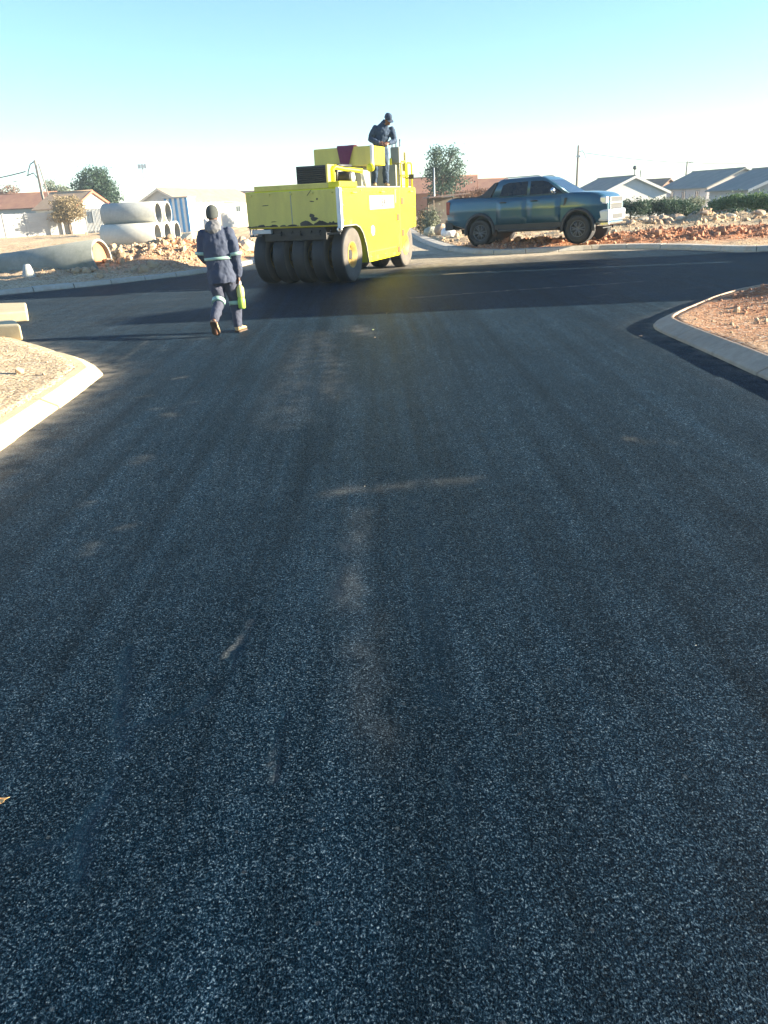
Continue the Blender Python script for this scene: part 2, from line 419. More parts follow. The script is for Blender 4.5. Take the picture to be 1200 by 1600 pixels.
# ------------------------------------------------------------ the land between the roads (kerb lines, land inside)
L1 = [(-2.9,-30),(-2.92,5.8),(-2.97,7.4),(-3.04,8.50),(-3.27,8.95),(-3.60,9.46),(-3.90,9.76),(-4.4,10.4),(-4.95,11.05),(-5.6,11.75),(-6.6,12.1),(-9,12.3),(-60,12.6),(-60,-30)]
L2 = [(-300,16.2),(-60,16.5),(-14,17.2),(-10.5,17.9),(-8.64,18.6),(-6.87,19.87),(-4.91,21.86),(-4.3,23.2),(-3.83,24.6),(-3.4,28),(-3.2,34),(-3.0,60),(-2.8,500),(-300,500)]
L3 = [(3.48,-30),(3.50,5.0),(3.50,6.75),(3.51,8.3),(3.49,9.4),(3.53,9.95),(3.76,10.35),(4.4,11.2),(5.05,12.0),(5.65,12.6),(6.5,13.2),(7.5,13.5),(9,13.0),(11,11.6),(14,11.0),(60,11.0),(60,-30)]
L4 = [(1.6,500),(1.8,60),(1.95,35.4),(2.25,29),(2.6,26.6),(3.1,25.0),(3.7,24.15),(4.6,23.95),(6.0,24.15),(7.2,24.1),(8.2,23.5),(9.0,22.4),(9.6,21.0),(10.6,20.6),(12,22.2),(16,23.6),(60,24),(300,24),(300,500)]
LANDS = [np.array(p, float) for p in (L1, L2, L3, L4)]
def land_d(x, y):
    """signed distance to the kerb line, positive on the land"""
    best = np.full(np.shape(x), -1e9)
    for P in LANDS:
        d = np.full(np.shape(x), 1e9); inside = np.zeros(np.shape(x), bool)
        for i in range(len(P)):
            a = P[i]; b = P[(i + 1) % len(P)]; e = b - a; L = e @ e
            t = np.clip(((x - a[0]) * e[0] + (y - a[1]) * e[1]) / L, 0, 1)
            d = np.minimum(d, np.hypot(x - a[0] - t * e[0], y - a[1] - t * e[1]))
            if a[1] != b[1]:
                c = (a[1] > y) != (b[1] > y)
                inside ^= c & (x < (b[0] - a[0]) * (y - a[1]) / (b[1] - a[1]) + a[0])
        best = np.maximum(best, np.where(inside, d, -d))
    return best
def bumpf(x, y, cx, cy, rx, ry, h):
    return h * np.exp(-((x - cx) / rx) ** 2 - ((y - cy) / ry) ** 2)
def land_z(x, y, d):
    s = np.clip((d - 0.10) / 0.10, 0, 1)
    inland = np.clip((d - 0.25) / 0.9, 0, 1)
    h = 0.115 + inland * (0.09 * (fbm(x * 1.7, y * 1.7) - 0.42) + 0.10 * (fbm(x * 0.35 + 5, y * 0.35) - 0.5))
    far = np.clip((y - 14) / 6, 0, 1)
    h = h + far * inland * 0.16 * np.abs(fbm(x * 1.1 + 40, y * 1.1 + 3, 5) - 0.5) * 2
    # dug heaps beside the far left kerb, the red ridge behind the far right kerb, a far heap
    clod = 0.45 + 1.1 * fbm(x * 2.2 + 8, y * 2.2, 4)
    h = h + inland * clod * (bumpf(x, y, -6.9, 24.6, 1.5, 1.6, 0.42) + bumpf(x, y, -5.2, 26.3, 1.4, 2.2, 0.50) + bumpf(x, y, -8.8, 23.0, 2.2, 1.2, 0.18)
                            + bumpf(x, y, -9.5, 29, 2.6, 2.0, 0.25) + bumpf(x, y, -8, 34, 3, 3, 0.3))
    h = h + inland * clod * (bumpf(x, y, 8.5, 25.9, 5.5, 0.9, 0.20) + bumpf(x, y, 16, 25.6, 4.5, 1.0, 0.22))
    h = h + inland * clod * (bumpf(x, y, 15.0, 36.5, 0.9, 0.9, 0.42) + bumpf(x, y, 17, 37.5, 1.0, 0.9, 0.3) + bumpf(x, y, 12, 36.5, 1.6, 1.0, 0.10))
    h = h + inland * clod * (bumpf(x, y, 5.8, 11.3, 0.9, 0.6, 0.16) + bumpf(x, y, 7.0, 11.2, 1.0, 0.7, 0.2))
    # ground falls away behind the bushes on the right
    h = h - 1.15 * np.clip((y - 44) / 16, 0, 1) * np.clip((x - 14) / 8, 0, 1)
    return np.where(d < 0.10, -0.30, -0.30 + (h + 0.30) * s)
def gz(x, y):
    x = np.array([float(x)]); y = np.array([float(y)]); d = land_d(x, y)
    return float(max(0.0, land_z(x, y, d)[0]))

def axis(parts):
    out = []
    for a, b, st in parts:
        n = max(1, int(round((b - a) / st))); out += list(np.linspace(a, b, n, endpoint=False))
    out.append(parts[-1][1]); return np.array(out)
def grid_obj(name, X, Y, Z, mat, attrs, keep=None):
    ny, nx = X.shape
    idx = np.arange(nx * ny).reshape(ny, nx)
    q = np.stack([idx[:-1, :-1], idx[:-1, 1:], idx[1:, 1:], idx[1:, :-1]], -1).reshape(-1, 4)
    if keep is not None:
        kq = keep.ravel()[q].any(1); q = q[kq]
    me = bpy.data.meshes.new(name)
    me.vertices.add(nx * ny); me.vertices.foreach_set('co', np.stack([X, Y, Z], -1).astype(np.float32).ravel())
    me.loops.add(q.size); me.loops.foreach_set('vertex_index', q.astype(np.int32).ravel())
    me.polygons.add(len(q)); me.polygons.foreach_set('loop_start', (np.arange(len(q)) * 4).astype(np.int32))
    me.polygons.foreach_set('use_smooth', np.ones(len(q), bool))
    me.update(calc_edges=True); me.validate()
    for k, a in attrs.items():
        at_ = me.attributes.new(k, 'FLOAT', 'POINT'); at_.data.foreach_set('value', a.astype(np.float32).ravel())
    me.materials.append(mat)
    o = bpy.data.objects.new(name, me); COL.objects.link(o); return o

# earth
gx = axis([(-900,-300,60),(-300,-60,12),(-60,-24,1.0),(-24,-12,0.3),(-12,-2.4,0.1),(-2.4,2.8,0.35),(2.8,10.5,0.1),(10.5,20,0.22),(20,60,0.9),(60,300,12),(300,900,60)])
gy = axis([(-60,2,2),(2,5,0.25),(5,14,0.1),(14,17,0.3),(17,30,0.1),(30,46,0.3),(46,110,1.4),(110,300,14),(300,1500,80)])
GX, GY = np.meshgrid(gx, gy)
GD = land_d(GX, GY); GZ = land_z(GX, GY, GD)
red = 0.15 + np.clip(bumpf(GX, GY, 8.5, 26.2, 8.5, 2.4, 1.1) + bumpf(GX, GY, 18, 25.6, 9, 1.7, 1.0) + bumpf(GX, GY, 6.6, 11.3, 1.7, 0.8, 1.1)
      + bumpf(GX, GY, 5.2, 9.3, 2.2, 2.4, 0.75) + bumpf(GX, GY, -6, 25.5, 4.2, 3.0, 0.75), 0, 1)
red = np.where((GX < 0) & (GY < 14), -0.35, red)
dry = np.clip((GY - 26) / 8, 0, 1) * np.where(GX > 1, 0.55, 0.12)
earth = grid_obj('ground', GX, GY, GZ, M['earth'], {'red': red, 'dry': dry}, keep=GZ > -0.29)
tag(earth, kind='structure')

# asphalt: one sheet under the whole junction
rx = axis([(-60,-10,2),(-10,-6,0.12),(-6,-1.6,0.05),(-1.6,1.6,0.02),(1.6,4.5,0.04),(4.5,12,0.12),(12,60,2)])
ry = axis([(-30,0.6,1),(0.6,5,0.02),(5,14,0.05),(14,27,0.08),(27,60,0.5),(60,500,20)])
RX, RY = np.meshgrid(rx, ry)
RZ = np.zeros_like(RX) + 0.012 * (fbm(RX * 0.5, RY * 0.35, 3) - 0.5) * np.clip(RY / 6, 0, 1)
def seg_d(x, y, pts):
    d = np.full(x.shape, 1e9)
    for a, b in zip(pts[:-1], pts[1:]):
        a = np.array(a); b = np.array(b); e = b - a
        t = np.clip(((x - a[0]) * e[0] + (y - a[1]) * e[1]) / (e @ e), 0, 1)
        d = np.minimum(d, np.hypot(x - a[0] - t * e[0], y - a[1] - t * e[1]))
    return d
def path(px): return [tuple(at(*p))[:2] for p in px]
smear = np.zeros_like(RX); dust = np.zeros_like(RX); sand = np.zeros_like(RX)
wob = 0.07 * (fbm(RX * 9, RY * 9, 4) - 0.5); wob2 = np.clip(-0.55 + 3.1 * fbm(RX * 8 + 3, RY * 8, 4), 0.05, 1.6)
def paint(arr, px, w, val):
    d = seg_d(RX + wob, RY - wob, path(px)); np.maximum(arr, val * wob2 * np.exp(-(d / w) ** 2), out=arr)
paint(smear, [(200, 1015), (192, 1070), (185, 1135), (170, 1210), (160, 1250), (135, 1300), (60, 1330), (0, 1345)], 0.030, 1.0)
paint(smear, [(185, 1138), (240, 1125), (330, 1095), (365, 1030), (395, 965)], 0.026, 0.9)
paint(smear, [(130, 1320), (128, 1370)], 0.03, 0.7)
paint(smear, [(446, 1115), (432, 1165), (425, 1215)], 0.014, 0.8)
paint(smear, [(520, 940), (528, 890), (540, 850)], 0.03, 0.8)
paint(smear, [(930, 1195), (945, 1240), (960, 1285)], 0.018, 0.8)
paint(smear, [(700, 1170), (720, 1300), (735, 1380), (750, 1500)], 0.02, 0.55)
paint(smear, [(690, 1110), (640, 700), (610, 560)], 0.07, 0.35)
paint(dust, [(505, 772), (565, 764)], 0.06, 0.5)
paint(dust, [(565, 764), (650, 757), (745, 748)], 0.07, 0.32)
paint(dust, [(562, 800), (548, 900), (545, 950)], 0.07, 0.28)
paint(dust, [(568, 960), (575, 1100), (590, 1170)], 0.09, 0.15)
paint(dust, [(355, 1028), (372, 1005), (392, 970)], 0.008, 0.5)
paint(dust, [(420, 1220), (428, 1185), (430, 1170)], 0.006, 0.7)
paint(dust, [(520, 620), (524, 590), (515, 560), (500, 520)], 0.15, 0.28)
paint(dust, [(440, 660), (470, 560), (480, 520)], 0.22, 0.2)
paint(dust, [(560, 510), (575, 525)], 0.16, 0.4)
paint(dust, [(215, 722), (222, 715)], 0.06, 0.6)
paint(dust, [(265, 648), (270, 650)], 0.06, 0.55)
paint(dust, [(130, 790), (140, 785)], 0.03, 0.5); paint(dust, [(190, 825), (200, 822)], 0.04, 0.4); paint(dust, [(150, 850), (130, 865)], 0.04, 0.35)
paint(dust, [(985, 685), (1010, 690), (1045, 690)], 0.04, 0.5)
paint(dust, [(1000, 525), (1003, 527)], 0.06, 0.7)
paint(dust, [(180, 570), (240, 525)], 0.04, 0.55)
paint(dust, [(640, 466), (780, 455), (1000, 440)], 0.045, 0.75)
paint(dust, [(240, 455), (330, 452)], 0.06, 0.7); paint(dust, [(60, 462), (240, 457)], 0.07, 0.28)
paint(dust, [(440, 475), (640, 466)], 0.05, 0.3)
for _ in range(26):
    q = (random.uniform(60, 330), random.uniform(480, 640)); paint(dust, [q, (q[0] + random.uniform(6, 40), q[1] - random.uniform(0, 4))], random.uniform(0.02, 0.06), random.uniform(0.25, 0.6))
for _ in range(16):
    q = (random.uniform(640, 1080), random.uniform(400, 480)); paint(dust, [q, (q[0] + random.uniform(15, 70), q[1] - random.uniform(1, 6))], random.uniform(0.03, 0.08), random.uniform(0.2, 0.5))
RD = land_d(RX, RY)
edge = np.clip(-RD, 0, 9)
dust = np.maximum(dust, 0.55 * np.exp(-edge / 0.25) * np.where(RX < 0, 1.0, 0.45) * wob2)
# sandy strip the trucks carried out in front of the far right kerb and up the far street
wd = np.clip(2.9 - 0.42 * (RX - 2.0), 0.25, 3.4)
sand = np.where((RY > 18) & (RX > 0.2) & (RX < 10), np.clip(1.15 - edge / wd, 0, 1) * 1.4, 0) * (0.35 + 1.1 * fbm(RX * 1.2, RY * 2.4, 4))
sand = np.maximum(sand, np.where((RY > 19.5) & (RX > -3.4), 1, 0) * np.clip((RX + 1.2) / 1.5, 0, 1) * np.clip((RY - 19.5) / 4, 0, 0.8) * np.clip((6.5 - RX) / 3, 0, 1) * (0.25 + 1.1 * fbm(RX * 1.2, RY * 0.6 + 4, 4)))
sand = np.maximum(sand, 0.35 * np.exp(-edge / 0.12) * np.where(RX < 0, 1.0, 0.5) * wob2)
paint(sand, [(640, 466), (780, 455), (1000, 440)], 0.035, 0.22)
paint(sand, [(240, 455), (330, 452)], 0.05, 0.3); paint(sand, [(700, 428), (760, 424)], 0.12, 0.35)
paint(sand, [(545, 515), (580, 520)], 0.10, 0.07)
dust = np.maximum(dust, 0.25 * np.clip((RY - 8.5) / 4, 0, 1) * np.clip((-1.0 - RX) / 3, 0, 1) * (0.3 + fbm(RX * 0.8, RY * 3, 4)))
coarse = np.clip(bumpf(RX, RY, 0.15, 4.6, 0.18, 0.5, 1.0) + bumpf(RX, RY, 0.2, 1.6, 0.3, 1.2, 0.6) + (fbm(RX * 0.9, RY * 0.9) - 0.4), 0, 1)
road = grid_obj('road', RX, RY, RZ, M['asphalt'], {'dust': np.clip(dust, 0, 1), 'smear': np.clip(smear, 0, 1), 'sand': np.clip(sand, 0, 1), 'coarse': coarse}, keep=RD < 0.6)
tag(road, kind='structure')

# kerbs: one sheet of kerbstones per stretch, with open joints
def smooth_line(pts, it=1):
    pts = list(pts)
    for _ in range(it):
        out = [pts[0]]
        for a, b in zip(pts[:-1], pts[1:]):
            out += [(a[0]*.75+b[0]*.25, a[1]*.75+b[1]*.25), (a[0]*.25+b[0]*.75, a[1]*.25+b[1]*.75)]
        out.append(pts[-1]); pts = out
    return pts
def kerb(name, pts, mat, h=0.13, w=0.30, side=1, stone=0.95, gap=0.007, batter=0.05, it=1):
    pts = [np.array(p) for p in smooth_line(pts, it)]
    seg = [np.linalg.norm(b - a) for a, b in zip(pts[:-1], pts[1:])]; cum = np.concatenate([[0], np.cumsum(seg)])
    def P(s):
        i = min(len(seg) - 1, max(0, np.searchsorted(cum, s) - 1)); t = (s - cum[i]) / seg[i]; return pts[i] + (pts[i+1] - pts[i]) * t
    def T(s):
        a = P(max(0, s - 0.08)); b = P(min(cum[-1], s + 0.08)); t = b - a; return t / np.linalg.norm(t)
    prof = [(0.0, -0.06), (0.0, h * 0.25), (batter, h * 0.9), (batter + 0.02, h), (w, h + 0.004), (w, -0.06)]
    mb = MB(); s = 0.0; rs = random.Random(3)
    while s < cum[-1] - 0.05:
        e = min(cum[-1], s + stone); k = max(2, int((e - s) / 0.24) + 1)
        dz = rs.uniform(-0.006, 0.006); off = rs.uniform(-0.006, 0.006); rings = []
        for j in range(k):
            q = s + gap / 2 + (e - s - gap) * j / (k - 1); p = P(q); t = T(q); nrm = np.array([-t[1], t[0]]) * side
            rings.append([(p[0] + nrm[0] * (u + off), p[1] + nrm[1] * (u + off), z + (dz if z > 0 else 0)) for u, z in prof])
        mb.loft(rings, smooth=False); s = e
    o = mb.build(name, mat, bevel=0.012, seg=2)
    return tag(o, kind='structure')
kerb('kerb', L1[0:12], M['kerb_pale'], 0.10, 0.27, 1, 1.0, 0.010, 0.13, 0)
kerb('kerb', L2[1:13], M['kerb'], 0.11, 0.30, 1, 0.95, 0.02)
kerb('kerb', L3[0:14], M['kerb_brown'], 0.125, 0.23, -1, 1.0, 0.003, 0.18)
kerb('kerb', L4[1:17], M['kerb'], 0.13, 0.42, 1, 1.0, 0.012)
# ------------------------------------------------------------ the pneumatic roller
def tyre_wheel(parent, x, y, r, w, out, name='wheel', rimname='rim', rim_mat=None, rim_r=None, treads=False):
    """wheel with its axle along local x; out = +1 / -1 is the side that shows its rim, 0 for none"""
    rim_r = rim_r or r * 0.47
    h = w / 2
    prof = [(-h*0.80, rim_r), (-h*0.95, rim_r + (r-rim_r)*0.20), (-h*0.88, rim_r + (r-rim_r)*0.24), (-h*0.96, rim_r + (r-rim_r)*0.35), (-h, rim_r + (r-rim_r)*0.62), (-h*0.94, r*0.945), (-h*0.80, r*0.985), (-h*0.5, r), (0, r*1.002),
            (h*0.5, r), (h*0.80, r*0.985), (h*0.94, r*0.945), (h, rim_r + (r-rim_r)*0.62), (h*0.97, rim_r + (r-rim_r)*0.35), (h*0.80, rim_r)]
    root = bpy.data.objects.new(name, None); COL.objects.link(root); root.parent = parent; root.location = (x, y, r)
    t = MB().lathe(prof, 'x', n=48).build('tyre', M['rubber'], root, recalc=True)
    t.data.materials.append(M['sidewall'])
    for p in t.data.polygons:
        rr = math.hypot(p.center.y, p.center.z)
        if abs(p.normal.x) > 0.75 and rr < r * 0.95: p.material_index = 1
    rm = MB()
    for sgn in (-1, 1):
        rm.lathe([(sgn*h*0.86, rim_r*1.02), (sgn*h*0.90, rim_r*0.93), (sgn*h*0.15, rim_r*0.86), (sgn*h*0.05, rim_r*0.34), (sgn*h*0.40, rim_r*0.28), (sgn*h*0.40, 0.001)], 'x', n=36)
        for k in range(8):
            a = 2*math.pi*k/8; cy = math.cos(a)*rim_r*0.55; cz = math.sin(a)*rim_r*0.55
            rm.tube([(sgn*h*0.26, cy, cz), (sgn*h*0.36, cy, cz)], rim_r*0.06, 6)
    rm.build(rimname, rim_mat or M['rim'], root)
    return root

RH = 0.36
RCORNER = Vector((-0.60, 17.2, 0)); _rr = Vector((math.cos(RH), -math.sin(RH), 0)); HW = 1.11
roller = thing('road_roller', 'yellow pneumatic road roller with a row of smooth black tyres', 'road roller', RCORNER - _rr * HW, -RH)
ZB, ZT, RL = 1.19, 1.94, 5.2
prof = [(0.0, ZT), (0.0, ZB), (0.80, ZB), (1.02, 1.13), (1.20, 1.0), (1.38, 0.72), (1.50, 0.34), (3.72, 0.34), (3.86, 0.42), (4.08, 0.56), (4.34, 0.80), (4.62, 0.95), (5.2, 0.97), (5.2, ZT)]
hull = MB().prism(prof, 'x', -HW, HW).build('body', M['yellow'], roller, bevel=0.025, seg=3)
# face plate towards the viewer, grimy along its lower edge
fp = MB().box(-HW + 0.03, HW - 0.03, -0.035, -0.004, ZB + 0.02, ZT - 0.02).build('front_plate', M['yellow_dirty'], roller, bevel=0.012)
g = MB()
for k in range(26):
    x = random.uniform(-HW + 0.05, HW - 0.1); w_ = random.uniform(0.02, 0.14) * (1.6 if x > 0.2 else 1); hh = random.uniform(0.015, 0.07) * (1.8 if x > 0.2 else 1)
    n = 7; pts = [(x + w_*math.cos(a)*random.uniform(.7, 1), ZB + 0.035 + hh*math.sin(a)*random.uniform(.6, 1)) for a in [math.pi*j/(n-1) for j in range(n)]]
    g.prism([(u, max(ZB + 0.022, v)) for u, v in pts], 'y', -0.040, -0.036)
for (x, z, w_, hh, rot) in ((-0.62, 1.66, 0.10, 0.012, 0.05), (0.48, 1.70, 0.075, 0.014, -0.1), (0.60, 1.74, 0.02, 0.03, 0), (0.42, 1.86, 0.11, 0.008, 0.8), (-0.45, 1.33, 0.09, 0.01, 0.05), (0.45, 1.42, 0.07, 0.05, 0), (0.50, 1.36, 0.12, 0.05, 0)):
    ca, sa = math.cos(rot), math.sin(rot)
    pts = []
    for j in range(9):
        a = 2*math.pi*j/9; u = w_*math.cos(a)*random.uniform(.6, 1); v = hh*math.sin(a)*random.uniform(.6, 1); pts.append((x + u*ca - v*sa, z + u*sa + v*ca))
    g.prism(pts, 'y', -0.040, -0.036)
g.build('grime', M['grease'], fp)
# white corner strip with its eye at the foot, deck lip, deck
MB().box(HW - 0.075, HW + 0.004, -0.055, 0.0, ZB - 0.03, ZT + 0.01).box(HW + 0.001, HW + 0.02, -0.05, 0.05, ZB - 0.03, ZT + 0.0).build('corner_strip', M['white'], roller, bevel=0.01)
MB().lathe([(-0.02, 0.03), (-0.02, 0.055), (0.02, 0.055), (0.02, 0.03), (-0.02, 0.03)], 'y', (HW - 0.035, -0.05, ZB - 0.06), 18).build('tow_eye', M['steel'], roller)
MB().box(-HW + 0.22, HW - 0.262, 0.02, 0.75, ZT, ZT + 0.105).build('deck_lip', M['yellow_dirty'], roller, bevel=0.015)
MB().box(HW - 0.26, HW - 0.0, 0.01, 1.0, ZT, ZT + 0.125).build('deck_step', M['yellow'], roller, bevel=0.02)
MB().box(-HW + 0.05, HW - 0.04, 0.76, 5.0, ZT, ZT + 0.03).build('deck', M['panel_grey'], roller, bevel=0.01)
# undercarriage
uc = MB().box(-0.78, 0.70, 0.10, 1.25, 0.92, ZB + 0.02)
MB().tube([(-1.0, 0.62, 0.58), (1.02, 0.62, 0.58)], 0.10, 14).build('axle', M['grease'], roller)
MB().tube([(-0.95, 4.46, 0.56), (0.95, 4.46, 0.56)], 0.09, 12).build('axle', M['grease'], roller)
uc.build('undercarriage', M['grease'], roller, bevel=0.02)
sc_ = MB()
for x in (-0.92, -0.46, 0.0, 0.46, 0.92):
    sc_.box(x - 0.15, x + 0.15, -0.03, 0.02, 1.03, 1.07); sc_.tube([(x - 0.1, 0.0, 1.05), (x - 0.1, 0.2, 1.18)], 0.015, 6); sc_.tube([(x + 0.1, 0.0, 1.05), (x + 0.1, 0.2, 1.18)], 0.015, 6)
sc_.build('scraper_bar', M['grease'], roller)
MB().box(-1.02, -0.55, -0.02, 0.06, 1.085, 1.175).build('hitch_bracket', M['galv'], roller, bevel=0.01)
hk = MB()
for x in (-1.06, -0.98):
    hk.tube([(x, 0.0, 1.19), (x, -0.03, 1.10), (x + 0.03, -0.03, 1.05), (x + 0.06, -0.02, 1.08)], 0.014, 8)
hk.build('tow_hook', M['steel'], roller)
for x in (-0.94, -0.47, 0.0, 0.47, 0.94): tyre_wheel(roller, x, 0.62, 0.58, 0.30, 1)
for x in (-0.83, -0.27, 0.30, 0.90): tyre_wheel(roller, x, 4.46, 0.56, 0.33, 1)
# radiator box
rb = MB().box(-0.09, 0.62, 0.50, 0.95, ZT + 0.10, ZT + 0.465).build('radiator_box', M['black'], roller, bevel=0.012)
lv = MB()
for k in range(8):
    z = ZT + 0.128 + k*0.040
    lv.add([(-0.07, 0.498, z), (0.60, 0.498, z), (0.60, 0.472, z + 0.012), (-0.07, 0.472, z + 0.012), (-0.07, 0.498, z + 0.026), (0.60, 0.498, z + 0.026)], [(0, 1, 2, 3), (3, 2, 5, 4)])
lv.build('louvre', M['black'], rb)
MB().box(0.621, 0.67, 0.46, 0.96, ZT + 0.10, ZT + 0.475).build('radiator_frame', M['yellow_dirty'], roller, bevel=0.01)
# engine: silencer, yellow pipes, post
MB().lathe([(0, 0.001), (0, 0.115), (0.02, 0.13), (0.36, 0.13), (0.38, 0.115), (0.38, 0.001)], 'x', (0.56, 1.15, ZT + 0.215), 24).build('silencer', M['grease'], roller)
MB().lathe([(0, 0.001), (0, 0.10), (0.03, 0.10), (0.03, 0.001)], 'x', (0.945, 1.15, ZT + 0.215), 20).build('air_filter_cap', M['white'], roller)
MB().tube([(0.69, 0.66, ZT + 0.13), (0.69, 0.66, ZT + 0.38), (0.73, 0.72, ZT + 0.42), (0.82, 1.0, ZT + 0.385), (0.98, 1.4, ZT + 0.35), (1.04, 1.5, ZT + 0.34)], 0.05, 10).build('intake_pipe', M['yellow'], roller)
MB().tube([(0.68, 0.70, ZT + 0.42), (0.78, 0.8, ZT + 0.455), (0.95, 1.1, ZT + 0.44)], 0.028, 8).build('hose', M['black'], roller)
MB().tube([(0.72, 0.8, ZT + 0.12), (0.74, 0.8, ZT + 0.42)], 0.03, 8).build('bracket', M['black'], roller)
MB().tube([(1.07, 1.65, ZT + 0.02), (1.02, 1.6, ZT + 0.33)], 0.06, 10).build('exhaust_stack', M['white'], roller)
MB().box(0.02, 0.56, 1.0, 2.3, ZT + 0.03, ZT + 0.42).build('engine_cover', M['panel_grey'], roller, bevel=0.03)
# tall tank panel behind the engine
tk = MB().box(-0.42, 1.06, 2.2, 2.95, ZT + 0.47, ZT + 0.885).build('water_tank', M['yellow_dirty'], roller, bevel=0.03)
MB().box(1.00, 1.064, 2.185, 2.26, ZT + 0.45, ZT + 0.895).build('tank_strip', M['white'], tk, bevel=0.01)
MB().box(1.065, 1.085, 2.27, 2.94, ZT + 0.48, ZT + 0.875).build('tank_side', M['yellow'], tk, bevel=0.008)
MB().box(-0.36, 0.72, 2.3, 2.9, ZT + 0.03, ZT + 0.47).build('tank_stand', M['panel_grey'], roller, bevel=0.02)
MB().ball((1.02, 2.12, ZT + 0.42), (0.10, 0.05, 0.09), 16, 10).build('work_lamp', M['yellow'], roller)
# operator's place: recess panel, console, rails, levers
MB().box(0.30, 1.04, 3.85, 3.92, ZT + 0.03, ZT + 0.52).build('back_panel', M['panel_grey'], roller, bevel=0.01)
cn = MB().box(0.84, 1.08, 4.05, 4.40, ZT + 0.55, ZT + 0.93).box(0.87, 1.05, 4.08, 4.36, ZT + 0.03, ZT + 0.55).build('console', M['panel_grey'], roller, bevel=0.025)
for (x, y) in ((0.87, 4.12), (0.96, 4.15), (1.05, 4.18)):
    lvr = MB().tube([(x, y, ZT + 0.90), (x + 0.01, y, ZT + 1.07)], 0.012, 7); lvr.ball((x + 0.01, y, ZT + 1.085), 0.022, 8, 6); lvr.build('lever', M['black'], cn)
for x in (0.86, 0.97): MB().box(x - 0.03, x + 0.03, 3.99, 4.03, ZT + 0.03, ZT + (0.68 if x < 0.9 else 0.42)).build('console_pillar', M['yellow'], roller, bevel=0.01)
for y0, y1, zz in ((4.12, 4.50, 0.60), (4.62, 5.0, 0.58)):
    rl = MB().tube([(1.085, y0, ZT), (1.085, y0, ZT + zz - 0.05), (1.085, y0 + 0.05, ZT + zz), (1.085, y1 - 0.05, ZT + zz), (1.085, y1, ZT + zz - 0.05), (1.085, y1, ZT)], 0.022, 8)
    rl.tube([(1.085, y0, ZT + 0.28), (1.085, y1, ZT + 0.28)], 0.018, 8); rl.build('hand_rail', M['yellow'], roller)
MB().box(0.45, 0.95, 4.55, 4.95, ZT + 0.03, ZT + 0.40).box(0.55, 0.95, 4.95, 5.05, ZT + 0.38, ZT + 0.85).build('seat', M['yellow_dirty'], roller, bevel=0.04)
MB().tube([(1.09, 4.5, ZT + 0.2), (1.19, 4.5, ZT + 0.24)], 0.012, 6).box(1.17, 1.30, 4.48, 4.50, ZT + 0.19, ZT + 0.30).build('mirror', M['black'], roller)
# side details: maker's plate with lettering, round sticker, steps, seams
sd = MB().box(HW + 0.001, HW + 0.012, 1.68, 3.40, 1.47, 1.77).build('name_plate', M['plate'], roller, bevel=0.004)
MB().box(HW + 0.012, HW + 0.0145, 1.80, 2.40, 1.54, 1.70).build('emblem', worn('faded_grey_ink', (0.20, 0.20, 0.16), (0.16, 0.16, 0.12), 0.6, 9, 0.5), sd)
fc = bpy.data.curves.new('lettering', 'FONT'); fc.body = '8411'; fc.size = 0.26; fc.extrude = 0.002; fc.space_character = 1.25
M['ink'] = plain('grey_ink', (0.03, 0.03, 0.03), 0.6); fc.materials.append(M['ink'])
ft = bpy.data.objects.new('lettering', fc); COL.objects.link(ft); bpy.context.view_layer.update()
fm = bpy.data.meshes.new_from_object(ft.evaluated_get(bpy.context.evaluated_depsgraph_get())); bpy.data.objects.remove(ft)
fo = bpy.data.objects.new('lettering', fm); COL.objects.link(fo); fo.parent = sd
fo.rotation_euler = (math.pi/2, 0, math.pi/2); fo.location = (HW + 0.0135, 2.46, 1.53)
MB().lathe([(0, 0.001), (0, 0.115), (0.008, 0.112), (0.008, 0.001)], 'x', (HW + 0.001, 1.84, 1.02), 24).build('round_sticker', M['white'], roller)
for (y, z) in ((3.93, 1.62), (3.58, 1.24), (3.94, 0.86), (3.58, 0.48)):
    MB().box(HW + 0.001, HW + 0.02, y, y + 0.20, z - 0.08, z + 0.09).build('step_hole', M['orange'], roller, bevel=0.008)
sm_ = MB().box(HW + 0.001, HW + 0.006, 3.84, 3.855, 0.45, ZT - 0.02).box(HW + 0.001, HW + 0.006, 1.50, 3.5, 0.56, 0.567).box(HW + 0.001, HW + 0.006, 2.9, 2.91, 0.36, 0.62).box(HW + 0.001, HW + 0.006, 1.9, 1.91, 0.36, 0.62)
sm_.build('panel_seam', M['yellow_dirty'], roller)
MB().box(HW + 0.001, HW + 0.012, 3.46, 3.56, 1.58, 1.90).build('latch_plate', M['yellow_dirty'], roller, bevel=0.004)
def arch_rim(y0, pts):
    m = MB(); ring = []
    for (y, z) in pts: ring.append((HW + 0.003, y, z))
    m.tube(ring, 0.018, 6); return m
for (y, z) in [(0.12, 1.30), (0.12, 1.60), (0.12, 1.88), (1.2, 1.88), (2.6, 1.88), (3.6, 1.88), (5.05, 1.88), (5.05, 1.45), (5.05, 1.05), (1.65, 0.45), (2.6, 0.45), (3.5, 0.45)]:
    MB().lathe([(0, 0.022), (0.014, 0.020), (0.018, 0.001)], 'x', (HW + 0.001, y, z), 8).build('bolt', M['yellow_dirty'], roller)
M['oil'] = worn('oil_streak', (0.36, 0.29, 0.03), (0.22, 0.17, 0.03), 0.5, 8, 0.7)
